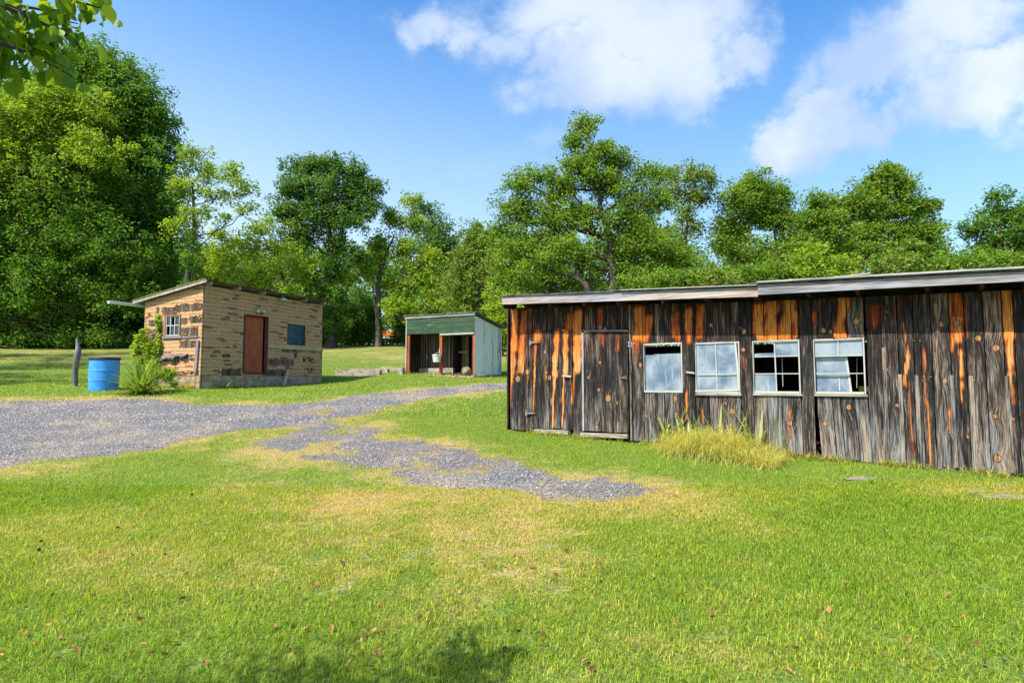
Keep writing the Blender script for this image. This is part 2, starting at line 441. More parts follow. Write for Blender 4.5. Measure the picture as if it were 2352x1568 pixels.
# ------------------------------------------------------------------ terrain
CT = np.array([(0, 0, -1.5), (-3, 3, -1.5), (3, 3, -1.5), (0, 6, -1.37), (-.1, 11.7, -.95), (6.16, 7.2, -1.19), (9.5, 4.8, -1.3),
    (3, 9.7, -1.06), (4, 4, -1.43), (-7, 8, -1.17), (-13, 15, -.5), (-9.6, 18.2, -.25), (-7.6, 23.4, -.02), (-12.1, 19.3, -.16),
    (-6.4, 24.6, .18), (-12.5, 17.6, -.17), (-1.465, 23, .13), (-4.41, 24.43, .31), (-.48, 25, .25), (-.3, 18, -.13), (-5, 17, -.35),
    (-30, 42, 2.35), (-8, 45, 2.7), (0, 45, 2.5), (-15, 31, 1.0), (-6.5, 27, .55), (3, 15, -.75), (8, 14, -.9), (12, 12, -1.0),
    (10, 30, .5), (20, 45, 1.6), (-25, 20, 0.0), (-15, 5, -1.3), (15, 0, -1.4), (0, -10, -1.7), (-20, -10, -1.6), (20, -10, -1.6),
    (-60, 60, 4), (0, 80, 4.5), (60, 60, 3), (-80, 0, 0), (80, 0, -1), (0, -80, -3), (-300, 300, 9), (300, 300, 8), (0, 400, 10),
    (-400, 0, 3), (400, 0, 2), (0, -400, -6), (-300, -300, -4), (300, -300, -5)], float)
def _tps(r2): return 0.5 * r2 * np.log(r2 + 1e-9)
_n = len(CT)
_K = _tps(((CT[:, None, :2] - CT[None, :, :2]) ** 2).sum(-1)) + np.eye(_n) * 0.05
_P = np.c_[np.ones(_n), CT[:, :2]]
_w = np.linalg.solve(np.block([[_K, _P], [_P.T, np.zeros((3, 3))]]), np.r_[CT[:, 2], 0, 0, 0])
def terr(x, y):
    x = np.asarray(x, float); y = np.asarray(y, float)
    sh = x.shape; X = x.ravel(); Y = y.ravel()
    z = _w[_n] + _w[_n + 1] * X + _w[_n + 2] * Y
    for i in range(_n):
        z = z + _w[i] * _tps((X - CT[i, 0]) ** 2 + (Y - CT[i, 1]) ** 2)
    z = z + CAMH + (vnoise(X * 0.8, Y * 0.8, 3) - .5) * 0.035 + (vnoise(X * 3, Y * 3, 4) - .5) * 0.012
    return z.reshape(sh)
def g(x, y): return float(terr(np.array([x]), np.array([y]))[0])
def ground_at(px, py):
    r = ray(px, py); t = np.concatenate([np.linspace(1.5, 60, 3000)])
    P = np.array([0, 0, CAMH]) + t[:, None] * r
    b = P[:, 2] - terr(P[:, 0], P[:, 1])
    i = np.argmax(b < 0) if (b < 0).any() else len(t) - 1
    return P[i]

ROAD_TOP = [(-500, 925), (-200, 922), (0, 920), (130, 920), (300, 915), (400, 921), (470, 929), (620, 928), (700, 925), (800, 912), (880, 901), (960, 894), (1060, 886)]
ROAD_BOT = [(1060, 903), (960, 922), (880, 942), (800, 962), (700, 972), (620, 984), (540, 990), (450, 1008), (390, 1032), (300, 1036), (200, 1046), (100, 1060), (0, 1078), (-200, 1115), (-500, 1180)]
far_a, far_b = (1.2, 19.5), (1.6, 18.2)
PA = [tuple(ground_at(*p)[:2]) for p in ROAD_TOP] + [(-0.7, 18.6), (1.5, 19.6), (6, 21.5), (6.5, 19.6), (1.5, 17.8), (-0.3, 16.9)] + [tuple(ground_at(*p)[:2]) for p in ROAD_BOT]
PATCH = [(560, 1004), (570, 985), (640, 972), (740, 958), (840, 966), (900, 1008), (1000, 1020), (1100, 1042), (1250, 1075), (1400, 1100), (1492, 1124), (1480, 1150), (1380, 1162), (1250, 1158), (1100, 1140), (950, 1108), (850, 1078), (740, 1055), (620, 1030)]
PB = [tuple(ground_at(*p)[:2]) for p in PATCH]
print('road', [(round(a, 1), round(b, 1)) for a, b in PA])
print('patch', [(round(a, 1), round(b, 1)) for a, b in PB])
def sdist(X, Y, poly):
    P = np.array(poly); Q = np.roll(P, -1, 0)
    best = np.full(X.shape, 1e9); ins = np.zeros(X.shape, bool)
    for a, b in zip(P, Q):
        ab = b - a; L = (ab ** 2).sum() + 1e-9
        t = np.clip(((X - a[0]) * ab[0] + (Y - a[1]) * ab[1]) / L, 0, 1)
        d = np.hypot(X - a[0] - t * ab[0], Y - a[1] - t * ab[1]); best = np.minimum(best, d)
        c = ((a[1] > Y) != (b[1] > Y)) & (X < (b[0] - a[0]) * (Y - a[1]) / (b[1] - a[1] + 1e-12) + a[0])
        ins ^= c
    return np.where(ins, best, -best)
def smooth(v, a, b):
    t = np.clip((v - a) / (b - a), 0, 1); return t * t * (3 - 2 * t)
def masks(X, Y):
    """gravel amount and dryness of the lawn at ground points"""
    near = (np.abs(X) < 60) & (Y > -5) & (Y < 40)
    gv = np.zeros(X.shape); dr = np.zeros(X.shape)
    x, y = X[near], Y[near]
    wob = (fbm(x * 1.3, y * 1.3, 11) - .5) * 0.9 + (fbm(x * 5, y * 5, 12) - .5) * 0.5
    a = sdist(x, y, PA); b = sdist(x, y, PB)
    ga = smooth(a + wob * 0.7, -0.15, 0.3)
    gb = smooth(b + wob * 1.3, -0.3, 0.6) * (0.43 - .12 * smooth(x, -2.2, -4.5) + 0.55 * smooth(fbm(x * 1.6, y * 1.6, 21) + 0.05 * (x + 3), 0.36, 0.6))
    # grassy strip between the wheel tracks of the far lane, thin straw in the near road
    cx = smooth(x, -6, -3.5)
    mid = a * 0 + smooth(fbm(x * 0.8, y * 2.0, 31), 0.5, 0.68) * cx * smooth(a, 0.55, 0.9) * 0.9
    ga = ga * (1 - mid)
    r = np.maximum(ga, gb)
    gv[near] = r
    e = np.maximum(a, b)
    d = smooth(e + wob * 1.2, -1.5, 0.25) * 0.7
    d = np.maximum(d, np.exp(-(((x + 1.3) / 2.6) ** 2 + ((y - 6.6) / 1.15) ** 2)) * (0.42 + .6 * fbm(x * 2, y * 2, 41)))
    d = np.maximum(d, 0.6 * np.exp(-(((x - 0.8) / 2.0) ** 2 + ((y - 6.2) / 1.2) ** 2)))
    d = np.maximum(d, 0.55 * np.exp(-(((x - 5.6) / 1.4) ** 2 + ((y - 6.7) / 0.6) ** 2)))
    d = np.maximum(d, smooth(y, 22, 34) * 0.5)
    d = np.maximum(d, 0.52 * np.exp(-(((x + 1.2) / 4.2) ** 2 + ((y - 5.8) / 2.6) ** 2)))
    d = np.maximum(d, .14 * smooth(x, 3, -2))
    d = d + (fbm(x * 0.9, y * 0.9, 51) - .5) * 0.8 + (fbm(x * 4, y * 4, 52) - .5) * 0.5
    d = d - .13 * smooth(x, 1.5, 4.5) * smooth(y, 9, 7)
    dr[near] = np.clip(d, 0, 1)
    dr[~near] = 0.5
    return gv, dr

N = 680; K = 6.3
u = np.linspace(-1, 1, N)
gxs = 500 * np.sinh(K * u) / math.sinh(K)
GX, GY = np.meshgrid(gxs, gxs + 9.0)
GZ = terr(GX, GY)
gv, dr = masks(GX, GY)
GZ = GZ - gv * 0.01
idx = np.arange(N * N).reshape(N, N)
F = np.stack([idx[:-1, :-1], idx[:-1, 1:], idx[1:, 1:], idx[1:, :-1]], -1).reshape(-1, 4)
m, n = new_mat('lawn_and_gravel')
geo = n.n.new('ShaderNodeNewGeometry'); P = geo.outputs['Position']
ag = n.attr('grav').outputs['Fac']; ad = n.attr('dry').outputs['Fac']
nz = n.noise(P, 9, 5, 0.65); nz2 = n.noise(P, 38, 4, 0.6); nz3 = n.noise(P, 1.7, 4, 0.6)
green = n.mix(n.step(nz2, 0.3, 0.7), (0.045, 0.075, 0.014), (0.16, 0.24, 0.035))
straw = n.mix(n.step(nz2, 0.3, 0.7), (0.15, 0.115, 0.042), (0.40, 0.33, 0.13))
lawn = n.mix(n.step(n.math('ADD', ad, n.math('MULTIPLY', n.math('SUBTRACT', nz, 0.5), 1.2)), 0.30, 0.8), green, straw)
vor = n.n.new('ShaderNodeTexVoronoi'); n.put(vor.inputs['Vector'], P); vor.inputs['Scale'].default_value = 42
cs = n.sep(vor.outputs['Color'])
vor2 = n.n.new('ShaderNodeTexVoronoi'); n.put(vor2.inputs['Vector'], P); vor2.inputs['Scale'].default_value = 100
cs2 = n.sep(vor2.outputs['Color'])
st = n.mix(cs[0], (0.085, 0.087, 0.093), (0.215, 0.22, 0.232))
st = n.mix(n.step(cs[1], 0.86, 0.95), st, (0.40, 0.39, 0.37))
st2 = n.mix(cs2[0], (0.07, 0.071, 0.075), (0.165, 0.168, 0.177))
gcol = n.mix(n.step(cs[2], 0.4, 0.6), st2, st)
gcol = n.mix(n.step(vor.outputs['Distance'], 0.62, 0.9), gcol, (0.035, 0.035, 0.04))
dust = n.noise(P, 0.9, 5, 0.6)
gcol = n.mix(n.math('MULTIPLY', n.step(n.math('ADD', dust, n.math('MULTIPLY', nz, 0.3)), 0.56, 0.80), 0.65), gcol, (0.40, 0.32, 0.20))
gcol = n.mix(n.math('MULTIPLY', n.step(n.math('ADD', ag, n.math('MULTIPLY', n.math('SUBTRACT', nz3, 0.5), 1.0)), 1.0, 0.45), 0.6), gcol, n.mix(nz2, (0.10, 0.07, 0.045), (0.30, 0.22, 0.13)))
gm = n.step(n.math('ADD', ag, n.math('MULTIPLY', n.math('SUBTRACT', nz, 0.5), 1.5)), 0.25, 0.65)
rr = n.math('MULTIPLY', gm, n.math('SUBTRACT', 1.0, vor.outputs['Distance']))
finish(n, n.mix(gm, lawn, gcol), 0.92, n.bump(n.math('ADD', rr, n.math('MULTIPLY', nz2, 0.8)), 0.7, 0.02), spec=0.15)
gobj = mesh_obj('ground', np.stack([GX.ravel(), GY.ravel(), GZ.ravel()], -1), F, m, None, np.zeros(3),
                {'grav': ('FLOAT', gv.ravel()), 'dry': ('FLOAT', dr.ravel())}, True)
tag(gobj, kind='structure', label='rolling lawn with a grey gravel drive crossing it')

# ------------------------------------------------------------------ the footprints of the buildings keep grass out
BARN_P = np.array([-.113, 11.7]); BARN_D = np.array([1.46, -1.0]) / math.hypot(1.46, 1)
SHED_P = np.array([-9.63, 18.2]); SHED_F = np.array([.405, .914]); SHED_L = np.array([-.914, .405])
RUN_P = np.array([-1.465, 23.0]); RUN_F = np.array([-2.06, 1.0]) / math.hypot(2.06, 1); RUN_S = np.array([1.0, 2.06]) / math.hypot(2.06, 1)
BARN_IN = np.array([.565, .825])
FOOT = [[BARN_P, BARN_P + BARN_D * 13, BARN_P + BARN_D * 13 + BARN_IN * 4.2, BARN_P + BARN_IN * 4.2],
        [SHED_P, SHED_P + SHED_F * 5.7, SHED_P + SHED_F * 5.7 + SHED_L * 2.9, SHED_P + SHED_L * 2.9],
        [RUN_P, RUN_P + RUN_F * 3.28, RUN_P + RUN_F * 3.28 + RUN_S * 2.4, RUN_P + RUN_S * 2.4]]

def grass(npts, y0, y1, h, wd, seed, two, pw=1.0):
    r = np.random.default_rng(seed)
    # evenly dense over the ground between two distances
    Y = np.sqrt(r.random(npts) * ((y1 + 0.6) ** 2 - (y0 + 0.6) ** 2) + (y0 + 0.6) ** 2) - 0.6 if pw == 1 else y0 * (y1 / y0) ** r.random(npts)
    X = (r.random(npts) * 2 - 1) * (Y * 0.95 + 2.4)
    gvv, drr = masks(X, Y)
    tuft = fbm(X * 6, Y * 6, 61 + seed, 2)
    keep = (gvv < 0.22 + 0.5 * r.random(npts) ** 1.5) & (tuft > 0.22) | (r.random(npts) < 0.02)
    keep &= r.random(npts) < (1.0 - 0.3 * drr)
    for f in FOOT: keep &= sdist(X, Y, f) < 0.02
    X, Y, gvv, drr, tuft = X[keep], Y[keep], gvv[keep], drr[keep], tuft[keep]
    M = len(X)
    Z = terr(X, Y) - 0.004
    a = r.random(M) * 2 * math.pi
    H = h * (0.45 + 0.75 * r.random(M)) * (0.6 + 0.8 * tuft) * (1 - 0.45 * drr)
    lean = (0.25 + 0.9 * r.random(M) ** 1.3)
    dx, dy = np.cos(a), np.sin(a)
    wa = a + math.pi / 2 + (r.random(M) - .5)
    wx_, wy_ = np.cos(wa) * wd, np.sin(wa) * wd
    ww = (0.6 + 0.8 * r.random(M)); wx_ *= ww; wy_ *= ww
    B = np.stack([X, Y, Z], -1); Wv = np.stack([wx_, wy_, 0 * X], -1) * 0.5
    tip = B + np.stack([dx * H * lean, dy * H * lean, H * (1 - 0.25 * lean)], -1)
    dryp = np.clip(drr * 1.05 + (r.random(M) - .5) * 0.75, 0, 1)
    brt = 0.45 + 0.85 * r.random(M)
    c1 = np.array([0.205, 0.370, 0.018]); c2 = np.array([0.70, 0.54, 0.17]); c15 = np.array([0.44, 0.50, 0.035])
    C = np.where(dryp[:, None] < .5, c1 + (c15 - c1) * (dryp[:, None] * 2), c15 + (c2 - c15) * (dryp[:, None] * 2 - 1)) * brt[:, None]
    dead = r.random(M) < 0.05 + 0.10 * drr
    C[dead] = np.array([0.33, 0.22, 0.10]) * brt[dead, None]
    C = np.concatenate([C, np.ones((M, 1))], 1)
    if two:
        mid = B + np.stack([dx * H * lean * 0.35, dy * H * lean * 0.35, H * 0.62], -1)
        V = np.stack([B - Wv, B + Wv, mid + Wv * 0.8, tip, mid - Wv * 0.8], 1).reshape(-1, 3)
        i = np.arange(M)[:, None] * 5
        Fq = np.concatenate([i + np.array([[0, 1, 2]]), i + np.array([[0, 2, 4]]), i + np.array([[4, 2, 3]])], 0)
        CC = np.repeat(C, 5, 0)
    else:
        V = np.stack([B - Wv, B + Wv, tip], 1).reshape(-1, 3)
        Fq = np.arange(M * 3).reshape(-1, 3); CC = np.repeat(C, 3, 0)
    return V, Fq, CC
parts = [grass(640000, 1.3, 7.2, 0.046, 0.0038, 1, True), grass(400000, 7.2, 13, 0.042, 0.007, 2, False), grass(230000, 13, 42, 0.065, 0.02, 3, False, 2)]
off = 0; VV = []; FF = []; CC = []
for V, Fq, C in parts:
    VV.append(V); FF.append(Fq + off); CC.append(C); off += len(V)
go = mesh_obj('grass', np.concatenate(VV), np.concatenate(FF), GRASSM, None, np.zeros(3), {'col': ('FLOAT_COLOR', np.concatenate(CC))})
tag(go, 'short mown lawn grass, green with straw coloured dry patches', 'grass', kind='stuff')

# loose stones lying over the gravel
r = np.random.default_rng(5)
def stones(nn, y0, y1, sz, seed):
    r = np.random.default_rng(seed)
    Y = y0 + (y1 - y0) * r.random(nn); X = -1.0 * Y + r.random(nn) * (Y * 1.0 + 3.8)
    gvv, _ = masks(X, Y); k = gvv > 0.35 + 0.5 * r.random(nn)
    X, Y = X[k], Y[k]; M = len(X); Z = terr(X, Y)
    base = np.array([(1, 0, 0), (0, 1, 0), (-1, 0, 0), (0, -1, 0), (0, 0, .8), (0, 0, -.8)], float)
    s = sz * (0.5 + r.random((M, 1, 1)) * 1.1)
    V = base[None] * (0.6 + 0.8 * r.random((M, 6, 1))) * s
    a = r.random(M) * 6.28; c, sn = np.cos(a)[:, None], np.sin(a)[:, None]
    V = np.stack([V[..., 0] * c - V[..., 1] * sn, V[..., 0] * sn + V[..., 1] * c, V[..., 2]], -1) + np.stack([X, Y, Z + sz * .2], -1)[:, None]
    Fq = (np.arange(M)[:, None, None] * 6 + np.array([[0, 1, 4], [1, 2, 4], [2, 3, 4], [3, 0, 4]])[None]).reshape(-1, 3)
    C = np.repeat(r.random(M), 6)
    return V.reshape(-1, 3), Fq, C
S1 = stones(120000, 5, 12, 0.009, 1); S2 = stones(80000, 12, 19, 0.013, 2)
m, n = new_mat('gravel_stone')
t = n.attr('tone').outputs['Fac']
finish(n, n.ramp(t, [(0, (0.08, 0.08, 0.082)), (0.6, (0.15, 0.152, 0.162)), (0.9, (0.24, 0.24, 0.25)), (1.0, (0.44, 0.42, 0.40))]), 0.85, None, 0.2)
so = mesh_obj('gravel_stones', np.concatenate([S1[0], S2[0]]), np.concatenate([S1[1], S2[1] + len(S1[0])]), m, None, np.zeros(3), {'tone': ('FLOAT', np.concatenate([S1[2], S2[2]]))})
tag(so, 'loose blue grey crushed stone lying over the drive', 'gravel', kind='stuff')

# ------------------------------------------------------------------ long weathered coop (the dark board building)
BF = Frame(BARN_P, BARN_D, (-.565, -.825))
def bp(c, x, y, d=0): return BF.pix(*c(x, y), d)
OV = 0.40
def line(pa, pb, d=0):
    (s0, z0), (s1, z1) = BF.pix(*pa, d), BF.pix(*pb, d)
    return lambda s: z0 + (z1 - z0) * (s - s0) / (s1 - s0)
f1t, f1b = line((1153, 681), (1741, 659.5), OV), line((1153, 699), (1741, 681), OV)
f2t, f2b = line((1741, 655), (2352, 623), OV), line((1741, 677), (2352, 646), OV)
sL = BF.pix(1153, 690, OV)[0]; sJ = BF.pix(1741, 670, OV)[0]; SR = 11.5
botl = line((1163, 983), (2340, 1092))
v1b, v2b = line((1153, 699), (1741, 681)), line((1741, 677), (2352, 646))
topz = lambda s: (v1b(s) - .075 if s < sJ - .1 else v2b(s) - .105)

STREAK = []
def streaks(c, L):
    for t in L:
        x0, y0, x1, y1, w0, w1, amp = t
        s0, z0 = bp(c, x0, y0); s1, z1 = bp(c, x1, y1)
        a = abs(bp(c, x0 + w0, y0)[0] - s0); b = abs(bp(c, x1 + w1, y1)[0] - s1)
        if z0 > 2.2: a *= 1.25; b *= 1.25; amp *= 1.12
        STREAK.append((s0, z0, s1, z1, a, b, amp))
streaks(c3, [(118, 380, 108, 700, 24, 24, 1.1), (108, 700, 96, 950, 22, 14, 1), (92, 950, 70, 1240, 11, 7, .8), (182, 400, 168, 870, 26, 20, .95), (245, 380, 240, 560, 10, 6, .8),
    (300, 555, 300, 622, 30, 28, 1.2), (288, 660, 270, 1180, 12, 7, 1), (455, 552, 447, 900, 19, 17, 1.3), (437, 900, 420, 1310, 13, 7, 1.15), (533, 552, 526, 880, 17, 15, 1.3),
    (520, 900, 497, 1310, 11, 7, 1.1), (615, 400, 607, 860, 28, 24, 1.25), (600, 860, 588, 1120, 20, 10, 1), (555, 420, 553, 530, 28, 22, .85), (1105, 370, 1098, 610, 38, 32, 1.1),
    (1095, 610, 1095, 760, 20, 6, .8), (1190, 440, 1172, 625, 32, 24, 1), (1392, 440, 1392, 580, 24, 18, .9), (1508, 380, 1506, 630, 30, 20, 1), (1590, 370, 1590, 470, 24, 14, .8),
    (820, 560, 820, 650, 20, 10, .7), (950, 590, 945, 700, 16, 6, .7), (230, 850, 225, 960, 14, 6, .8), (800, 380, 800, 520, 22, 18, .65), (365, 840, 372, 930, 6, 6, .9)])
streaks(c4, [(445, 300, 440, 510, 26, 18, .9), (835, 300, 862, 524, 36, 28, 1.1), (925, 270, 945, 524, 38, 32, 1.15), (1040, 250, 1035, 524, 38, 34, 1.15), (1100, 350, 1096, 524, 14, 10, 1),
    (1425, 240, 1408, 512, 34, 32, 1.2), (1225, 350, 1225, 400, 14, 12, .75), (280, 350, 288, 525, 28, 18, .8), (1060, 1020, 1060, 1180, 12, 8, .85), (360, 890, 352, 1070, 9, 6, .9),
    (1600, 320, 1598, 430, 34, 28, .55), (740, 640, 748, 740, 8, 6, .8), (465, 1010, 465, 1080, 6, 5, .8), (1660, 300, 1660, 420, 30, 20, .5), (560, 600, 560, 500, 4, 4, .1)])
streaks(c5, [(1140, 205, 1152, 500, 29, 27, 1.3), (1152, 500, 1172, 860, 26, 12, 1.15), (1176, 860, 1190, 1060, 9, 6, .9), (850, 240, 846, 390, 28, 30, .9), (838, 390, 838, 520, 34, 20, 1.05),
    (798, 240, 806, 580, 10, 8, .95), (860, 600, 862, 730, 14, 10, 1.1), (865, 790, 865, 880, 10, 7, 1), (540, 620, 520, 780, 17, 11, 1.15), (512, 430, 542, 600, 6, 5, .95),
    (638, 590, 652, 900, 11, 10, 1), (655, 900, 685, 1300, 9, 7, .95), (548, 780, 575, 1240, 7, 7, .75), (788, 955, 792, 1070, 11, 8, 1), (320, 320, 325, 430, 36, 28, .55),
    (480, 300, 482, 400, 30, 18, .45), (690, 300, 690, 400, 14, 8, .5), (895, 260, 897, 500, 6, 5, .8)])
KNOT = []
def knots(c, L):
    for x, y, r_ in L:
        s, z = bp(c, x, y); KNOT.append((s, z, max(abs(bp(c, x + r_, y)[0] - s), .012)))
knots(c5, [(225, 410, 18), (740, 427, 18), (725, 585, 16), (762, 770, 17), (967, 512, 19), (1073, 570, 23), (1068, 985, 18), (1083, 1240, 25), (412, 700, 11), (473, 918, 13), (447, 1185, 10),
    (905, 1110, 10), (1175, 1000, 12), (1155, 885, 9), (635, 742, 10), (675, 745, 9), (180, 930, 17), (38, 1030, 15), (25, 465, 16), (70, 472, 13), (965, 1195, 8), (795, 1085, 10), (835, 420, 20), (408, 352, 8), (1020, 965, 8), (935, 765, 9), (515, 885, 8)])
knots(c4, [(745, 475, 16), (740, 597, 13), (38, 700, 12), (622, 962, 10), (665, 1018, 18), (272, 930, 16), (283, 1040, 13), (750, 1070, 12), (165, 1070, 9), (80, 1050, 9), (520, 430, 12), (675, 1140, 12), (1060, 1100, 18), (720, 450, 8)])
knots(c3, [(800, 520, 14), (840, 530, 10), (710, 917, 11), (793, 1017, 12), (867, 1083, 22), (938, 1120, 11), (777, 1312, 13), (1065, 645, 12), (1122, 820, 14), (362, 715, 10), (145, 930, 18), (400, 920, 14), (225, 875, 17), (800, 800, 10), (373, 880, 11), (1050, 1275, 9)])
for k in range(26): KNOT.append((random.uniform(8.3, 11.4), random.uniform(.4, 2.3), random.uniform(.012, .03)))

def fields(S, Z):
    o = np.zeros_like(S)
    for i_, (s0, z0, s1, z1, a, b, amp) in enumerate(STREAK):
        wb = (fbm(Z * 3.1 + i_ * 5.3, Z * 0 + i_, 71, 3) - .5) * a * 1.1; wm = .55 + .9 * fbm(Z * 6.3 + i_ * 9.1, Z * 0 + i_, 72, 3)
        t = (Z - z0) / (z1 - z0 + 1e-6); tc_ = np.clip(t, 0, 1)
        d = np.abs(S + wb - (s0 + (s1 - s0) * tc_)) / ((a + (b - a) * tc_) * wm)
        L = abs(z1 - z0); over = np.maximum(np.maximum(-t, t - 1), 0) * L
        o = np.maximum(o, amp * np.clip(1.25 - 0.75 * d ** 2, 0, 1) * np.clip(1 - over / 0.10, 0, 1))
    kn = np.zeros_like(S); co = np.zeros_like(S)
    for ks, kz, r_ in KNOT:
        d2 = ((S - ks) / r_) ** 2 + ((Z - kz) / (r_ * 1.25)) ** 2
        kn += np.exp(-d2 / 9) * (r_ / 0.03); co = np.maximum(co, np.clip(1.5 - d2, 0, 1) * .8)
    o = o * np.where(Z > 2.15, .88, .92)
    return o, kn, co
def board(mb, s0, s1, z0, zt0, zt1, tone=0.4, d=0.0, th=0.022, sk=0.0, step=0.02, field=True, weather=True):
    ns = max(2, int((s1 - s0) / step) + 1); nz = max(2, int((max(zt0, zt1) - z0) / 0.024) + 1)
    a = np.linspace(0, 1, ns); b = np.linspace(0, 1, nz)
    A, B = np.meshgrid(a, b)
    S = s0 + (s1 - s0) * A; Zt = zt0 + (zt1 - zt0) * A; Z = z0 + (Zt - z0) * B
    cup = random.uniform(-.006, .006)
    Dd = d + cup * (2 * A - 1) ** 2 + random.uniform(-.004, .004) * (B - .5)
    Sx = S + sk * B
    V = BF.w(Sx, Z, Dd).reshape(-1, 3)
    seed = random.random() * 60
    bc = np.stack([S, Z, S * 0 + seed], -1).reshape(-1, 3)
    if field: o, kn, co = fields(Sx, Z)
    else: o = kn = co = np.zeros_like(S)
    tn = tone + (0.34 * np.clip((1.55 - Z) / 1.1, 0, 1) if weather else 0 * Z)
    id_ = np.arange(ns * nz).reshape(nz, ns)
    q = np.stack([id_[:-1, :-1], id_[:-1, 1:], id_[1:, 1:], id_[1:, :-1]], -1).reshape(-1, 4)
    if not BF.flip: q = q[:, ::-1]
    mb.add(V, q.tolist(), bc, tn.ravel(), o.ravel(), kn.ravel(), co.ravel())
    # edges of the board
    ring = list(id_[0, :]) + list(id_[1:, -1]) + list(id_[-1, -2::-1]) + list(id_[-2:0:-1, 0])
    Rv = V[ring]; Bv = Rv - np.array([BF.N[0], BF.N[1], 0]) * th; k = len(ring)
    mb.add(np.concatenate([Rv, Bv]), [(i, (i + 1) % k, k + (i + 1) % k, k + i) for i in range(k)], np.concatenate([bc[ring], bc[ring]]), tone * .6)

coop = empty('weathered_coop', (BARN_P[0], BARN_P[1], g(*BARN_P)), 'long low coop of charred looking vertical boards streaked orange, with two doors and four windows', 'shed')
wall = MB(); d1 = MB(); d2 = MB()
GAP = .010
def zone(c, xs, yref, zb, zt, tones=None, mb=None, d=0.0, sk=0.0, rag=0.012, lean=None, field=True):
    mb = wall if mb is None else mb
    S = [bp(c, x, yref)[0] for x in xs]
    for i, (a, b) in enumerate(zip(S[:-1], S[1:])):
        zb_ = zb((a + b) / 2) if callable(zb) else zb
        t0, t1 = (zt(a), zt(b)) if callable(zt) else (zt, zt)
        tn = (tones[i % len(tones)] if tones else random.uniform(.2, .55))
        board(mb, a + GAP / 2, b - GAP / 2, zb_ + random.uniform(-rag, rag * .5), t0, t1, tn, d + random.uniform(-.005, .006), sk=sk + random.uniform(-.004, .004), field=field)
bot = lambda s: botl(s)
# left end, beside and above the doors
zone(c3, [84, 145, 196, 232], 700, bot, topz, [.12, .12, .18])
sD0, sD1 = bp(c3, 265, 900)[0], bp(c3, 583, 900)[0]
sE0, sE1 = bp(c3, 672, 900)[0], bp(c3, 1028, 900)[0]
zone(c3, [232, 262], 700, bot, topz, [.25])
D1t = bp(c3, 420, 545)[1]; D1b = bp(c3, 400, 1325)[1]
D2t = bp(c3, 850, 552)[1]; D2b = bp(c3, 850, 1352)[1]
zone(c3, [262, 318, 372, 432, 506, 584], 450, D1t + .012, topz, [.22, .25, .2, .3, .25])
zone(c3, [584, 668], 700, lambda s: bot(s) - .05, topz, [.12])
zone(c3, [668, 765, 852, 940, 1034], 450, D2t + .03, topz, [.3, .22, .32, .25])
zone(c3, [1034, 1052], 700, bot, topz, [.62], d=.012)
zone(c3, [1052, 1143], 700, lambda s: bot(s), topz, [.25])
# windows
WIN = [dict(c=c4, x0=58, x1=328, yt=552, yb=890), dict(c=c4, x0=411, x1=721, yt=545, yb=896),
       dict(c=c4, x0=804, x1=1133, yt=532, yb=896), dict(c=c4, x0=1220, x1=1578, yt=520, yb=900)]
for w in WIN:
    xm = (w['x0'] + w['x1']) / 2; ym = (w['yt'] + w['yb']) / 2
    w['s0'] = bp(w['c'], w['x0'], ym)[0]; w['s1'] = bp(w['c'], w['x1'], ym)[0]
    w['zt'] = bp(w['c'], xm, w['yt'])[1]; w['zb'] = bp(w['c'], xm, w['yb'])[1]
    print('window', {k: round(float(v), 2) for k, v in w.items() if k[0] in 'sz'})
def between(a, b, n_): return [a + (b - a) * t for t in n_]
def zone_s(S, zb, zt, tones=None, d=0.0, sk=0.0, rag=0.012, sk_list=None):
    for i, (a, b) in enumerate(zip(S[:-1], S[1:])):
        zb_ = zb((a + b) / 2) if callable(zb) else zb
        t0, t1 = (zt(a), zt(b)) if callable(zt) else (zt, zt)
        board(wall, a + GAP / 2, b - GAP / 2, zb_ + random.uniform(-rag, rag * .5), t0, t1, tones[i % len(tones)], d + random.uniform(-.005, .006), sk=sk)
w1, w2, w3, w4 = WIN
fr_a = [0, .30, .60, 1]; 
zone_s(between(w1['s0'], w1['s1'], [0, .28, .57, 1]), w1['zt'] + .0, topz, [.25, .3, .22])
zone_s(between(w1['s0'], w1['s1'], [0, .30, .53, .76, 1]), bot, w1['zb'] - .004, [.42, .35, .4, .3])
zone_s([w1['s1'], w2['s0']], bot, topz, [.15])
zone_s(between(w2['s0'], w2['s1'], [0, .28, .55, .81, 1]), w2['zt'], topz, [.25, .32, .28, .35])
zone_s(between(w2['s0'], w2['s1'], [0, .31, .58, .88, 1]), bot, w2['zb'] - .02, [.28, .35, .42, .38])
zone_s([w2['s1'], w3['s0']], bot, topz, [.18])
zone_s(between(w3['s0'], w3['s1'], [0, .27, .55, .84, 1]), w3['zt'], topz, [.1, .1, .1, .12])
zone_s(between(w3['s0'], w3['s1'], [0, .30, .60, 1.0]), bot, w3['zb'] - .03, [.5, .45, .38])
zone_s([w3['s1'], w4['s0']], lambda s: bot(s), topz, [.28])
zone_s(between(w4['s0'], w4['s1'], [0, .12, .40, .68, 1]), w4['zt'], topz, [.3, .25, .15, .42])
zone_s(between(w4['s0'] + .07, w4['s1'] + .05, [0, .31, .47, .76, 1]), bot, w4['zb'] - .035, [.55, .5, .42, .5], sk=-.045)
zone(c5, [284, 378, 476, 572, 612, 682, 792, 888, 1003, 1117, 1186, 1262], 500, bot, topz, [.24, .34, .2, .3, .22, .5, .14, .42, .46, .08, .14])
s = bp(c5, 1262, 500)[0]
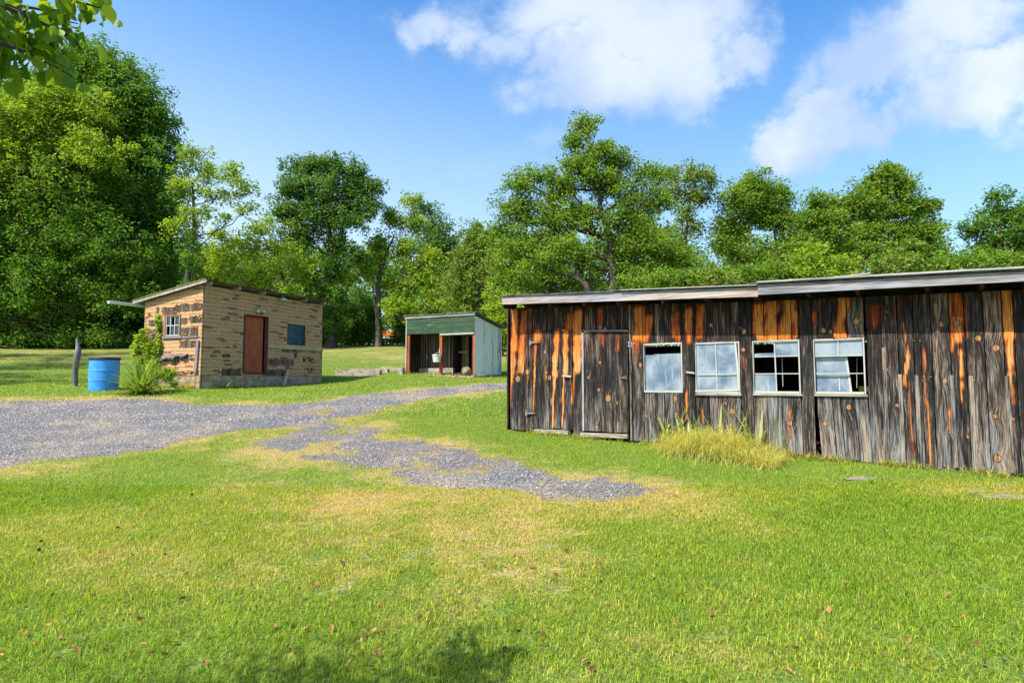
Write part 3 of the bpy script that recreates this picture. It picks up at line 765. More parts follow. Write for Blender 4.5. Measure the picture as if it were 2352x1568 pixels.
while s < SR:
    b = min(s + random.uniform(.14, .26), SR)
    board(wall, s + .003, b - .003, bot((s + b) / 2), topz(s), topz(b), random.uniform(.15, .5)); s = b
wall.build('wall', BARN, coop)
# overlapping cover strips nailed over some of the joints
bt = MB()
for x, ya, yb, t in [(592, 735, 1270, .5), (708, 300, 1250, .35), (805, 735, 1300, .5), (922, 740, 1290, .5), (1140, 740, 1310, .45), (490, 730, 1240, .5), (392, 570, 1230, .42)]:
    a, zt_ = bp(c5, x, ya); zb_ = bot(a) + .03
    bt.box(BF, a - .022, a + .022, zb_, zt_, .008, .024, 'z', t + .3)
bt.build('cover_strip', BARN, coop)
# doors
for nm, mb, (a, b), (zb_, zt_), n_, tn, hin in (('first', d1, (sD0, sD1), (D1b, D1t), [0, .2, .43, .68, .86, 1], [.12, .3, .2, .3, .16], 0), ('second', d2, (sE0 + .015, sE1), (D2b, D2t), [0, .23, .48, .73, .88, 1], [.3, .26, .2, .28, .3], 1)):
    S = between(a, b, n_)
    for i, (p, q) in enumerate(zip(S[:-1], S[1:])):
        board(mb, p + .003, q - .003, zb_ + random.uniform(-.01, .008), zt_ - .01, zt_ - .01, tn[i], .014 + random.uniform(-.003, .003))
door1 = d1.build('door', BARN, coop); tag(door1, 'board door with pale yellow heartwood stripes')
door2 = d2.build('door', BARN, coop); tag(door2, 'dark grey board door with scattered orange knots')
def hinge(par, c, x0, x1, y, yh, mat=IRON):
    m_ = MB(); a, z = bp(c, x0, y); b, _ = bp(c, x1, y); h = abs(bp(c, x0, y + yh)[1] - z)
    m_.box(BF, a, a + .045, z - h / 2, z + h / 2, .036, .042)
    V = BF.w([a + .045, b, b, a + .045] * 2, [z - h * .22, z - h * .06, z + h * .06, z + h * .22] * 2, [.036] * 4 + [.041] * 4)
    m_.add(V, [(0, 1, 2, 3), (7, 6, 5, 4), (0, 4, 5, 1), (1, 5, 6, 2), (2, 6, 7, 3), (3, 7, 4, 0)])
    return m_.build('hinge', mat, par)
hinge(door1, c3, 243, 322, 642, 40); hinge(door1, c3, 212, 292, 1200, 42)
m_ = MB(); a, z = bp(c3, 546, 905)
m_.box(BF, a - .09, a + .09, z - .016, z + .018, .03, .062, 's', .9, zt=-.015, zb=-.015)
m_.build('turn_button', TRIMW, door1)
m_ = MB(); a, z = bp(c3, 575, 925); m_.tube([BF.w(a, z + .10, .05), BF.w(a - .01, z - .05, .05), BF.w(a - .03, z - .12, .05)], .006, 6); m_.build('latch_hook', RUST, door1)
m_ = MB(); a, z = bp(c3, 965, 920); b, _ = bp(c3, 1020, 920)
V = BF.w([a, b, b, a] * 2, [z - .004, z - .035, z + .035, z + .006] * 2, [.03] * 4 + [.04] * 4)
m_.add(V, [(0, 1, 2, 3), (7, 6, 5, 4), (0, 4, 5, 1), (1, 5, 6, 2), (2, 6, 7, 3), (3, 7, 4, 0)]); m_.build('hinge', RUST, door2)
for (x0, x1, y, lab) in ((285, 556, 1342, 0), (652, 1028, 1372, 1)):
    a, z = bp(c3, x0, y); b, z2 = bp(c3, x1, y + 14)
    m_ = MB(); m_.box(BF, a, b, z - .035, z + .035, -.05, .055, 's', .6, zt=z2 - z, zb=z2 - z); m_.build('door_sill', TRIMW, coop)
m_ = MB(); a, z = bp(c3, 676, 546); b, z2 = bp(c3, 1030, 546); m_.box(BF, a, b, z - .016, z + .012, 0, .05, 's', .3, zt=z2 - z, zb=z2 - z)
m_.box(BF, sE0 - .028, sE0 + .01, D2b, D2t - .005, .004, .03, 'z', .75); m_.build('door_frame', TRIMW if False else GREY, coop)
# wooden turn button between the first two windows
m_ = MB(); a, z = bp(c4, 385, 750); m_.box(BF, a - .07, a + .065, z - .014, z + .014, .018, .05, 's', .9, zt=-.02, zb=-.02); m_.build('turn_button', TRIMW, coop)
# windows: frame, panes, sill
def quad(m_, pts, d, th=.004, tone=.5):
    if isinstance(m_, list): m_.append(MB()); m_ = m_[-1]
    V = np.concatenate([np.array([BF.w(s_, z_, d) for s_, z_ in pts]), np.array([BF.w(s_, z_, d - th) for s_, z_ in pts])]); k = len(pts)
    m_.add(V, [tuple(range(k)), tuple(reversed(range(k, 2 * k)))] + [(i, k + i, k + (i + 1) % k, (i + 1) % k) for i in range(k)], None, tone)
def bar(m_, p, q, w, d0, d1, tone=.8):
    p = np.array(p); q = np.array(q); t = (q - p) / np.linalg.norm(q - p); nn = np.array([-t[1], t[0]]) * w / 2
    pts = [p - nn, q - nn, q + nn, p + nn]; L = np.linalg.norm(q - p)
    V = np.concatenate([np.array([BF.w(a_[0], a_[1], d1) for a_ in pts]), np.array([BF.w(a_[0], a_[1], d0) for a_ in pts])])
    sd_ = random.random() * 40
    bc = np.array([(0, 0, sd_), (0, L, sd_), (w, L, sd_), (w, 0, sd_)] * 2)
    m_.add(V, [(0, 1, 2, 3), (7, 6, 5, 4)] + [(i, 4 + i, 4 + (i + 1) % 4, (i + 1) % 4) for i in range(4)], bc, tone)
for k, w in enumerate(WIN):
    s0, s1, zb_, zt_ = w['s0'], w['s1'], w['zb'], w['zt']
    lab = ['window with a single slipped cloudy pane and a black gap above it', 'window whose white sash hangs askew', 'six pane window with four panes missing', 'six pane window with a second white sash leaning inside'][k]
    wd = empty('window', tuple(BF.w(s0, zb_, 0)), lab, None); wd.parent = coop
    wd.location = tuple(np.array(BF.w(s0, zb_, 0)) - parent_world(coop))
    fm = MB(); pm = []; H = zt_ - zb_
    bar(fm, (s0 + .014, zb_ + .0), (s0 + .014, zt_), .013, -.05, .006, .5); bar(fm, (s1 - .016, zb_ + .0), (s1 - .016, zt_), .018, -.05, .006, .85)
    bar(fm, (s0 + .027, zt_ - .014), (s1 - .031, zt_ - .014), .026, -.05, .004, .5)
    bar(fm, (s0 + .027, zb_ + .016), (s1 - .031, zb_ + .016), .032, -.05, .008, .7)
    a, b, lo, hi = s0 + .028, s1 - .032, zb_ + .033, zt_ - .028
    P_ = lambda x, y: bp(c4, x, y)
    if k == 0:
        quad(pm, [(a, lo), (b, lo), (b, P_(312, 622)[1]), (a + .16, P_(200, 628)[1] + .004), (a + .13, P_(200, 628)[1] - .01), (a, P_(62, 634)[1])], -.03)
    if k == 1:
        # leaning sash
        t0, t1, t2, t3 = P_(414, 552), P_(688, 545), P_(722, 878), P_(414, 886)
        q0 = [(t3[0] + .01, lo + .0), (t2[0] - .02, lo + .025), (t1[0] - .012, hi), (a, hi)]
        quad(pm, q0, -.012)
        bar(fm, (t1[0], hi), (t2[0] - .012, lo + .02), .028, -.016, .014, 1.0)
        bar(fm, (t3[0] + .004, lo - .0), (t2[0] - .026, lo + .022), .026, -.016, .016, 1.0)
        xm = (a + b) / 2 - .005
        bar(fm, (xm - .012, hi - .01), (xm + .004, lo + .03), .013, -.010, .004, 1.0)
        bar(fm, (a + .01, lo + H * .32), (b - .03, lo + H * .325), .013, -.010, .005, 1.0)
    if k == 2:
        xm0, xm1 = P_(952, 540)[0], P_(968, 870)[0]
        xm = (xm0 + xm1) / 2; y1 = P_(880, 645)[1]; y2 = P_(880, 762)[1]
        bar(fm, (xm0, hi), (xm1, lo), .016, -.03, -.01, 1.0)
        bar(fm, (a, y1), (b, y1), .014, -.032, -.012, 1.0); bar(fm, (a, y2), (b, y2), .014, -.032, -.012, 1.0)
        quad(pm, [(xm0 + .01, y1 + .008), (b, y1 + .008), (b, hi), (xm0 + .008, hi)], -.022)
        quad(pm, [(a, lo), (xm1 - .01, lo), (xm1 - .02, y2 - .008), (a, y2 - .008)], -.022)
        quad(pm, [(a, y1 + .008), (xm - .012, y1 + .008), (xm - .012, y1 + .055), (a, y1 + .05)], -.022)
        bar(fm, P_(990, 655), P_(996, 850), .008, -.20, -.19, .9)
    if k == 3:
        xm = P_(1388, 580)[0]; y1 = P_(1400, 640)[1]; y2 = P_(1400, 760)[1]
        bar(fm, (xm, hi), (xm, y1), .014, -.03, -.01, 1.0); bar(fm, (a, y1), (b, y1), .012, -.032, -.012, 1.0); bar(fm, (a, y2), (b, y2), .012, -.032, -.012, 1.0)
        l0, l1 = P_(1435, 598), P_(1476, 880)
        bar(fm, P_(1225, 600), l0, .026, -.075, -.055, 1.0); bar(fm, (l0[0], l0[1] + .01), (l1[0], lo), .026, -.0755, -.053, 1.0)
        bar(fm, P_(1392, 770), P_(1398, 878), .014, -.074, -.056, 1.0); bar(fm, P_(1510, 650), P_(1510, 860), .006, -.2, -.19, 1.0)
        quad(pm, [(a, y1), (b, y1), (b, hi), (a, hi)], -.022)
        quad(pm, [(a, lo), (l1[0] - .012, lo), (l0[0] - .008, l0[1] - .014), (a, P_(1225, 614)[1])], -.062)
    fm.build('window_frame', SASHW, wd)
    for q_ in pm:
        q_.build('window_pane', GLASS, wd)
    if k > 0:
        sm = MB(); sm.box(BF, s0 + .005, s1 + .01, zb_ - .032, zb_ - .004, -.04, .03, 's', .6); sm.build('window_sill', TRIMW, wd)
# yellow box edge seen inside the last window
m_ = MB(); a, z = bp(c4, 1512, 848); b, z2 = bp(c4, 1572, 880); m_.box(BF, a, b + .1, z2 - .02, z, -.6, -.45); 
yb_ = m_.build('yellow_box', plain('yellow_board', (.45, .45, .1), (.55, .52, .15), 8))
tag(yb_, 'small yellow green box just inside the rightmost window of the dark coop', 'box')
# fascia boards, roof, rafters, hidden walls
m_ = MB(); m_.box(BF, sL, sJ - .002, f1b(sL), f1t(sL), OV - .03, OV, 's', .8, zt=f1t(sJ) - f1t(sL), zb=f1b(sJ) - f1b(sL)); m_.build('fascia_board', GREY, coop)
m_ = MB(); m_.box(BF, sJ, SR + .3, f2b(sJ), f2t(sJ), OV - .02, OV + .012, 's', .62, zt=f2t(SR + .3) - f2t(sJ), zb=f2b(SR + .3) - f2b(sJ)); m_.build('fascia_board', GREY, coop)
m_ = MB()
def roofpiece(sa, sb, ft, th, ov, rise=.0, pitch=-.12):
    za, zb_ = ft(sa), ft(sb)
    V = []
    for dd in (OV + ov, -4.3):
        for ss, zz in ((sa, za), (sb, zb_)):
            for t in (0.0015, th): V.append(BF.w(ss, zz + rise + t + pitch * (OV + ov - dd), dd))
    m_.add(V, [(0, 1, 3, 2), (4, 6, 7, 5), (0, 2, 6, 4), (1, 5, 7, 3), (0, 4, 5, 1), (2, 3, 7, 6)], None, .5)
roofpiece(sL - .02, sJ * .52, f1t, .018, .03, .006); roofpiece(sJ * .5, sJ, f1t, .018, .035, .022)
roofpiece(sJ, SR + .35, f2t, .02, .03, .012); roofpiece(sL, sJ, f1t, .010, .012, .0); roofpiece(sJ * .98, SR + .3, f2t, .010, .028, .026)
roofo = m_.build('roof', ROOFM, coop)
m_ = MB(); m_.box(BF, sJ * .55, sJ - .003, f1t(sJ * .55) + .024, f1t(sJ * .55) + .038, OV + .02, OV + .05, 's', .9, zt=f1t(sJ) - f1t(sJ * .55), zb=f1t(sJ) - f1t(sJ * .55))
m_.build('roof_edge_strip', GREY, coop)
m_ = MB(); m_.box(BF, sJ, SR + .3, f2t(sJ) + .030, f2t(sJ) + .052, OV + .03, OV + .062, 's', .95, zt=f2t(SR + .3) - f2t(sJ), zb=f2t(SR + .3) - f2t(sJ))
m_.build('roof_edge_strip', GREY, coop)
m_ = MB(); a, z = BF.pix(1893, 637, OV)
m_.box(BF, a - .15, a + .55, f2t(a) + .052, f2t(a) + .068, -.1, .3, 's', .8, zt=.02, zb=.02); m_.build('roof_board', TRIMW, coop)
for x in (100, 275, 468, 735, 1003, 1348):
    a, _ = bp(c3, x, 340); m_ = MB(); zz = (f1b(a) + f1t(a)) / 2
    m_.box(BF, a, a + .045, f1b(a) - .06, f1b(a) + .08, -.1, OV - .04, 's', .4, sk=0); m_.build('rafter', SOFF, coop)
for (c_, x, y) in ((c4, 518, 262), (c4, 850, 240), (c4, 1195, 208), (c4, 1520, 190), (c5, 640, 210), (c5, 960, 195), (c5, 1230, 180)):
    a, _ = bp(c_, x, y); m_ = MB(); ft = f1t if a < sJ else f2t; m_.box(BF, a, a + .045, ft(a) - .17, ft(a) - .03, -.1, OV - .04, 's', .4); m_.build('rafter', SOFF, coop)
m_ = MB()
zf = botl(4) - .1
m_.box(BF, .06, SR - .02, botl(0) - .35, botl(0) + .03, -.14, -.09, 's', .2, zb=botl(SR) - botl(0), zt=botl(SR) - botl(0)); m_.build('skirt_board', SOFF, coop)
m_ = MB()  # rear wall, ends and floor take dark wood so the inside looks black
m_.box(BF, .0, SR, 0.1, 2.35, -4.04, -4.0, 'z', .3, zt=-.15); m_.build('rear_wall', BARN, coop)
for (a, b) in ((.0, .03), (SR - .03, SR)):
    m_ = MB()
    V = [BF.w(s_, z_, d_) for s_ in (a, b) for (z_, d_) in ((.2, -.02), (topz(a) - .0, -.02), (topz(a) - .52, -3.99), (.2, -3.99))]
    m_.add(V, [(0, 1, 2, 3), (7, 6, 5, 4), (0, 4, 5, 1), (1, 5, 6, 2), (2, 6, 7, 3), (3, 7, 4, 0)], None, .3)
    m_.build('side_wall', BARN, coop)
m_ = MB(); m_.box(BF, .04, SR - .04, botl(0) + .02, botl(0) + .06, -3.98, -.15, 's', .2, zb=-.2, zt=-.2); m_.build('floor', SOFF, coop)

# ------------------------------------------------------------------ tan brick pattern shed
SF = Frame(SHED_P, SHED_F, (.914, -.405)); SLf = Frame(SHED_P, SHED_L, (-.405, -.914))
def k1(x, y): return (200 + x / 3.618) / 1.063, (640 + y / 3.618) / 1.063
def k4(x, y): return (330 + x / 5.6) / 1.063, (680 + y / 5.6) / 1.063
zW0 = SF.pix(*k1(1060, 1000))[1]; zW1 = SF.pix(*k1(1095, 195))[1]
LF = SF.pix(*k1(2125, 700))[0]; LL = SLf.pix(*k1(552, 500))[0]
zL = SLf.pix(*k1(562, 345))[1]
print('shed', zW0, zW1, LF, LL, zL)
shed = empty('brick_pattern_shed', (SHED_P[0], SHED_P[1], g(*SHED_P)), 'small flat roofed shed clad in torn tan brick pattern siding with a red door', 'shed')
def slope(s): return zW1 + (zL - zW1) * s / LL
m_ = MB()
m_.box(SF, 0, LF, zW0 - .75, zW0, -.06, -.0, 's'); m_.box(SLf, .0, LL, zW0 - .75, zW0 - .002, -.06, .0, 's')
m_.box(SF, 0, .06, zW0 - .75, zW0 - .004, -LL, -.06, 's'); m_.box(SF, LF - .06, LF, zW0 - .75, zW0 - .004, -LL, -.06)
m_.build('foundation', FOUND, shed)
# board walls behind the siding
door_r = [SF.pix(*k1(1428, 700))[0], SF.pix(*k1(1640, 700))[0], SF.pix(*k1(1510, 978))[1], SF.pix(*k1(1530, 470))[1]]
win_r = [SF.pix(*k1(1815, 640))[0], SF.pix(*k1(1968, 640))[0], SF.pix(*k1(1890, 730))[1], SF.pix(*k1(1890, 550))[1]]
lw_r = [SLf.pix(*k4(622, 650))[0], SLf.pix(*k4(402, 650))[0], SLf.pix(*k4(510, 820))[1], SLf.pix(*k4(510, 495))[1]]
print(door_r, win_r, lw_r)
def backing(fr, L, top, holes):
    m_ = MB(); s = 0
    while s < L - .01:
        b = min(s + random.uniform(.10, .17), L); mid = (s + b) / 2; segs = [(zW0, top(mid))]
        for h in holes:
            if h[0] - .01 < mid < h[1] + .01: segs = [(zW0, h[2]), (h[3], top(mid))]
        for z0, z1 in segs:
            if z1 - z0 > .02: m_.box(fr, s + .004, b - .004, z0, z1, -.03 + random.uniform(0, .006), 0, 'z', random.uniform(.2, .8))
        s = b
    return m_
m_ = backing(SF, LF, lambda s: zW1 - .02, [door_r, win_r]); m_.build('board_wall', INNER, shed)
m_ = backing(SLf, LL, lambda s: slope(s) - .02, [lw_r]); m_.build('board_wall', INNER, shed)
m_ = MB(); m_.box(SF, .02, LF, zW0, zL, -LL - .02, -LL, 'z', .3); m_.box(SF, LF - .03, LF - .001, zW0, zL, -LL, -.04, 'z', .3)
m_.box(SF, .05, LF - .05, zW0 - .02, zW0 - .01, -LL, -.05); m_.build('rear_wall', INNER, shed)
m, n = new_mat('brick_pattern_siding')
a_ = n.attr('tone').outputs['Fac']; c_ = n.attr('bc').outputs['Vector']; cc = n.sep(c_)
nz = n.noise(c_, 9, 5, 0.6); nz2 = n.noise(c_, 60, 3, 0.6)
tan = n.mix(n.step(nz, .3, .7), (0.42, 0.245, 0.120), (0.54, 0.34, 0.175))
tan = n.mix(n.step(nz2, .22, .36), (0.42, 0.27, 0.14), tan)
mar = n.mix(n.step(nz, .3, .7), (0.20, 0.070, 0.052), (0.33, 0.135, 0.095))
br = n.n.new('ShaderNodeTexBrick'); n.put(br.inputs['Vector'], n.xyz(cc[0], cc[1], 0.0)); br.inputs['Scale'].default_value = 1.0
br.inputs['Brick Width'].default_value = 0.2; br.inputs['Row Height'].default_value = 0.065; br.inputs['Mortar Size'].default_value = 0.006
col = n.mix(n.step(a_, .45, .55), tan, mar)
col = n.mix(n.math('MULTIPLY', br.outputs['Fac'], .22), col, (0.24, 0.15, 0.09))
col = n.mix(n.math('MULTIPLY', n.step(n.noise(n.xyz(n.math('MULTIPLY', cc[0], 3), n.math('MULTIPLY', cc[1], .8), 4), 1, 4, .6), .55, .75), .4), col, (0.23, 0.12, 0.08))
finish(n, col, .9, n.bump(nz2, .5, .008), spec=.15)
SIDING = m
def siding(fr, L, top, holes, exclude, seed, rag, pink=0.0):
    m_ = MB(); r = np.random.default_rng(seed)
    ch = .128; ds = .05; ncol = int(L / ds)
    nrow = int((max(top(0), top(L)) - zW0) / ch) + 1
    V = []; F = []; bc = []; tn = []; k = 0
    for row in range(nrow):
        zb_ = zW0 + row * ch
        wob = (fbm(np.arange(ncol + 1) * .11, np.full(ncol + 1, row * 3.7), seed, 2) - .5) * .012
        mark = np.zeros((2, ncol), bool)
        for h in range(2):
            i = r.integers(0, 30)
            while i < ncol:
                ln = r.integers(4, 9)
                if r.random() < .42: mark[h, i:i + ln] = True
                i += ln + r.integers(8, 34)
        for j in range(ncol):
            for q in range(4):
                z0 = zb_ + q * ch / 4 + (.010 if q == 0 else 0); z1 = zb_ + (q + 1) * ch / 4
                s0, s1 = j * ds, (j + 1) * ds; sm, zm = (s0 + s1) / 2, (z0 + z1) / 2
                if z1 > top(sm) - .01: continue
                if any(e[0] - .01 < sm < e[1] + .01 and e[2] - .01 < zm < e[3] + .01 for e in exclude): continue
                hole = False
                for (a, b, c, d, pr) in holes:
                    e = .03 * (fbm(np.array([sm * 9]), np.array([zm * 9]), seed + 3, 2)[0] - .5) * 2 * rag
                    if a + e < sm < b + e and c + e * .6 < zm < d + e * .6:
                        hole = r.random() < pr
                if hole or (q == 0 and r.random() < .02 * rag): continue
                d1_ = .016 - .006 * (q / 4); d2_ = .016 - .006 * ((q + 1) / 4)
                w0, w1_ = wob[j], wob[j + 1]
                V += list(fr.w([s0, s1, s1, s0, s0, s1, s1, s0], [z0 + w0, z0 + w1_, z1 + w1_, z1 + w0] * 2, [d1_, d1_, d2_, d2_, .001, .001, .001, .001]))
                bc += [(s0, z0 - zW0, seed), (s1, z0 - zW0, seed), (s1, z1 - zW0, seed), (s0, z1 - zW0, seed)] * 2
                tn += [1.0 if mark[q // 2, j] else 0.0] * 8
                F += [(k, k + 1, k + 2, k + 3), (k, k + 4, k + 5, k + 1), (k + 1, k + 5, k + 6, k + 2), (k + 3, k + 2, k + 6, k + 7), (k, k + 3, k + 7, k + 4)]
                k += 8
    m_.add(V, F, bc, tn)
    return m_
def hole_rects(fr, cf, L):
    out = []
    for x0, x1, y0, y1, pr in L:
        s0, zt_ = fr.pix(*cf(x0, y0)); s1, zb_ = fr.pix(*cf(x1, y1)); out.append((min(s0, s1), max(s0, s1), zb_, zt_, pr))
    return out
FH = hole_rects(SF, k1, [(1240, 1308, 808, 842, 1), (1235, 1408, 938, 1004, 1), (1640, 1872, 850, 912, 1), (1618, 1812, 948, 1004, 1), (1765, 1900, 762, 802, .95), (1950, 2045, 838, 882, .8),
    (1330, 1372, 738, 754, .8), (1960, 2050, 932, 960, .5), (1340, 1400, 872, 886, .7), (1870, 1900, 800, 850, .8), (1790, 1830, 905, 930, .7), (1100, 1200, 985, 1004, .4)])
LH = hole_rects(SLf, k4, [(540, 915, 362, 442, .95), (375, 580, 400, 486, .95), (755, 935, 508, 604, .95), (630, 720, 545, 624, .95), (610, 862, 680, 784, .95), (195, 330, 570, 652, .95),
    (610, 845, 850, 945, .95), (160, 360, 700, 860, .8), (298, 332, 400, 480, 1), (520, 880, 1262, 1312, .65), (195, 220, 480, 510, 1), (420, 860, 1050, 1130, .7), (120, 380, 860, 1200, .4), (100, 150, 540, 700, .5)])
trim_r = [SF.pix(*k1(1642, 750))[0], LF, SF.pix(*k1(1870, 772))[1], SF.pix(*k1(1870, 732))[1]]
siding(SF, LF, lambda s: zW1, FH, [door_r, win_r, trim_r], 5, 1.0).build('siding', SIDING, shed)
siding(SLf, LL, slope, LH, [lw_r], 9, 2.2).build('siding', SIDING, shed)
m_ = MB(); m_.box(SF, trim_r[0], LF + .01, trim_r[2], trim_r[3], .001, .03, 's', .6); m_.build('trim_board', plain('tan_painted_board', (.38, .28, .15), (.48, .37, .22), 6), shed)
# corner strip, dark and ragged
m_ = MB(); P0 = []
zz = zW0; V = []; F = []
while zz < zW1:
    w_ = .02 + random.uniform(-.012, .016)
    V += [SF.w(-.004, zz, .02), SF.w(w_, zz, .021)]; zz += .05
    if len(V) > 2: k_ = len(V) - 4; F.append((k_, k_ + 1, k_ + 3, k_ + 2))
m_.add(V, F)
m_.build('corner_strip', TARP, shed)
m_ = MB(); a, z0 = SLf.pix(*k4(838, 1282)); b, z1 = SLf.pix(*k4(878, 842))
V = SLf.w([a - .06, a + .06, b + .05, b - .05] * 2, [z0, z0, z1, z1] * 2, [.02, .02, .03, .03, .06, .06, .07, .07])
m_.add(V, [(0, 1, 2, 3), (7, 6, 5, 4), (0, 4, 5, 1), (1, 5, 6, 2), (2, 6, 7, 3), (3, 7, 4, 0)], [(0, 0, 2), (.12, 0, 2), (.12, 1.2, 2), (0, 1.2, 2)] * 2, .5); m_.build('corner_board', GREY, shed)
# door
m_ = MB(); m_.box(SF, door_r[0] + .03, door_r[1] - .16, door_r[2] + .01, door_r[3] - .05, -.10, -.06, 'z', .6)
shed_door = m_.build('door', DOORRED, shed); tag(shed_door, 'faded red wooden door')
m_ = MB(); m_.box(SF, door_r[0] + .06, door_r[0] + .09, (door_r[2] + door_r[3]) / 2 - .05, (door_r[2] + door_r[3]) / 2, -.06, -.03); m_.build('door_handle', RUST, shed_door)
m_ = MB(); m_.box(SF, door_r[0], door_r[0] + .03, door_r[2], door_r[3], -.1, .03, 'z', .5); m_.box(SF, door_r[1] - .05, door_r[1], door_r[2], door_r[3], -.1, .03, 'z', .5)
m_.box(SF, door_r[0] + .03, door_r[1] - .05, door_r[3] - .04, door_r[3], -.1, .028, 's', .3); m_.box(SF, door_r[0], door_r[1], door_r[2] - .04, door_r[2], -.1, .04, 's', .3)
m_.build('door_frame', wood('maroon_door_frame', (.03, .012, .012), (.12, .045, .04), (.22, .10, .09)), shed)
m_ = MB(); m_.box(SF, door_r[0], door_r[1], door_r[2], door_r[3], -.5, -.45); m_.box(SF, win_r[0] - .1, win_r[1] + .1, win_r[2] - .1, win_r[3] + .1, -.5, -.45)
m_.box(SLf, lw_r[0] - .2, lw_r[1] + .2, lw_r[2] - .2, lw_r[3] + .2, -.6, -.55); m_.build('dark_backing', TARP, shed)  # loose black sheets behind the openings stand in for the dark interior
# front window: dark blue board in a brown frame
wn_ = empty('window', tuple(SF.w(win_r[0], win_r[2], 0)), 'boarded window showing a dark blue panel', None); wn_.location = tuple(SF.w(win_r[0], win_r[2], 0) - parent_world(shed)); wn_.parent = shed
m_ = MB(); a, b, lo, hi = win_r
m_.box(SF, a, a + .035, lo, hi, -.05, .02, 'z', .3); m_.box(SF, b - .035, b, lo, hi, -.05, .02, 'z', .3); m_.box(SF, a + .035, b - .035, hi - .03, hi, -.05, .022, 's', .3); m_.box(SF, a + .035, b - .035, lo, lo + .02, -.05, .022, 's', .3)
m_.build('window_frame', INNER, wn_)
m_ = MB(); m_.box(SF, a + .035, b - .035, lo + .02, hi - .03, -.03, -.02); m_.build('window_pane', BLUEPANE, wn_)
# side window, three by two panes
wn_ = empty('window', tuple(SLf.w(lw_r[0], lw_r[2], 0)), 'six pane window with white bars', None); wn_.location = tuple(SLf.w(lw_r[0], lw_r[2], 0) - parent_world(shed)); wn_.parent = shed
a, b, lo, hi = lw_r; m_ = MB()
m_.box(SLf, a, a + .05, lo, hi, -.05, .03, 'z', .2); m_.box(SLf, b - .07, b, lo, hi, -.05, .03, 'z', .2); m_.box(SLf, a + .05, b - .07, hi - .05, hi, -.05, .028, 's', .2)
m_.build('window_casing', wood('pinkish_worn_wood', (.10, .05, .035), (.34, .20, .15), (.55, .38, .28)), wn_)
m_ = MB(); a2, b2, lo2, hi2 = a + .05, b - .07, lo + .12, hi - .05
for t in (0, 1 / 3, 2 / 3, 1):
    c = a2 + (b2 - a2 - .03) * t; m_.box(SLf, c, c + .03, lo2, hi2, -.03, .01, 'z', .8)
for z_ in (lo2 - .03, (lo2 + hi2) / 2 - .012, hi2 - .025): m_.box(SLf, a2 + .002, b2 - .002, z_, z_ + .03, -.028, .008, 's', .9)
m_.build('window_frame', SASHW, wn_)
m_ = MB(); hz = (lo2 + hi2) / 2; w3_ = (b2 - a2) / 3
for i, (lo_, hi_) in ((0, (hz, hi2)), (2, (hz, hi2)), (1, (lo2, hz)), (0, (lo2, hz))): m_.box(SLf, a2 + w3_ * i + .01, a2 + w3_ * (i + 1) - .01, lo_ + .01, hi_ - .01, -.015, -.01)
m_.build('window_pane', DGLASS, wn_)
m_ = MB(); m_.box(SLf, a - .12, b + .03, lo - .0, lo + .085, .0, .06, 's', .5); m_.build('window_sill', GREY, wn_)
m_ = MB(); sa, za = SLf.pix(*k4(862, 812)); m_.box(SLf, sa, a - .13, lo + .0, lo + .05, .017, .045, 's', .5); m_.build('ledge_board', GREY, shed)
m_ = MB(); sa, za = SLf.pix(*k4(740, 1022)); sb, zb2 = SLf.pix(*k4(340, 1040)); nseg = 46; V = []; F = []
for i in range(nseg + 1):
    t = i / nseg; s_ = sa + (sb - sa) * t; zt_ = za + (zb2 - za) * t; drop = .07 + .12 * min(1, t * 1.6) + .05 * math.sin(t * 17) + random.uniform(-.01, .01)
    V += [SLf.w(s_, zt_, .03 + .01 * math.sin(i * 1.3)), SLf.w(s_ + .03, zt_ - drop, .12 + .02 * math.sin(i * 1.3))]
    if i: F.append((2 * i - 2, 2 * i - 1, 2 * i + 1, 2 * i))
m_.add(V, F, None, .5); o = m_.build('torn_flap', ROOFM, shed, smooth=True)
md = o.modifiers.new('thick', 'SOLIDIFY'); md.thickness = .004
# roof with rafter tails
def rpt(s, d, dz=0):
    """roof plane point: s along the front wall, d inwards from the front wall"""
    return np.array(list(SF.w(s, 0, -d)[:2]) + [zW1 + (zL - zW1) * d / LL + dz])
def slab(m_, s0, s1, d0, d1, z0, z1, tone=.5):
    V = [rpt(s_, d_, z_) for z_ in (z0, z1) for (s_, d_) in ((s0, d0), (s1, d0), (s1, d1), (s0, d1))]
    m_.add(V, [(3, 2, 1, 0), (4, 5, 6, 7), (0, 1, 5, 4), (1, 2, 6, 5), (2, 3, 7, 6), (3, 0, 4, 7)], [(d_, s_, 1) for _ in (0, 1) for (s_, d_) in ((s0, d0), (s1, d0), (s1, d1), (s0, d1))], tone)
m_ = MB(); slab(m_, -.12, LF + .18, -.28, LL + .38, .035, .066); m_.build('roof', ROOFM, shed)
m_ = MB(); slab(m_, -.16, -.122, -.3, LL + .4, -.03, .05, .6); m_.build('roof_edge_board', TRIMW, shed); m_ = MB(); slab(m_, -.118, LF + .16, -.30, -.282, .02, .062, .9); m_.build('roof_edge_board', SOFF, shed)
m_ = MB(); slab(m_, -.175, -.05, -.31, LL + .41, .078, .092); m_.build('roof_lichen_edge', ROOFY, shed)
for x in (1130, 1385, 1605, 1975, 2140):
    s_ = SF.pix(*k1(x, 250 if x < 1500 else 340), .2)[0]; m_ = MB(); slab(m_, s_ - .03, s_ + .03, -.27, .3, -.075, .033, .8); m_.build('rafter_tail', GREY, shed)
m_ = MB(); slab(m_, LF + .02, LF + .16, -.24, -.16, -.05, .03, .8); m_.build('end_beam', GREY, shed)
m_ = MB()
pr = [(math.cos(t) * .075, math.sin(t) * .10) for t in np.linspace(math.pi, 2 * math.pi, 8)]
V = []; F = []
for q, d_ in enumerate((-.9, LF - .3)):
    pass
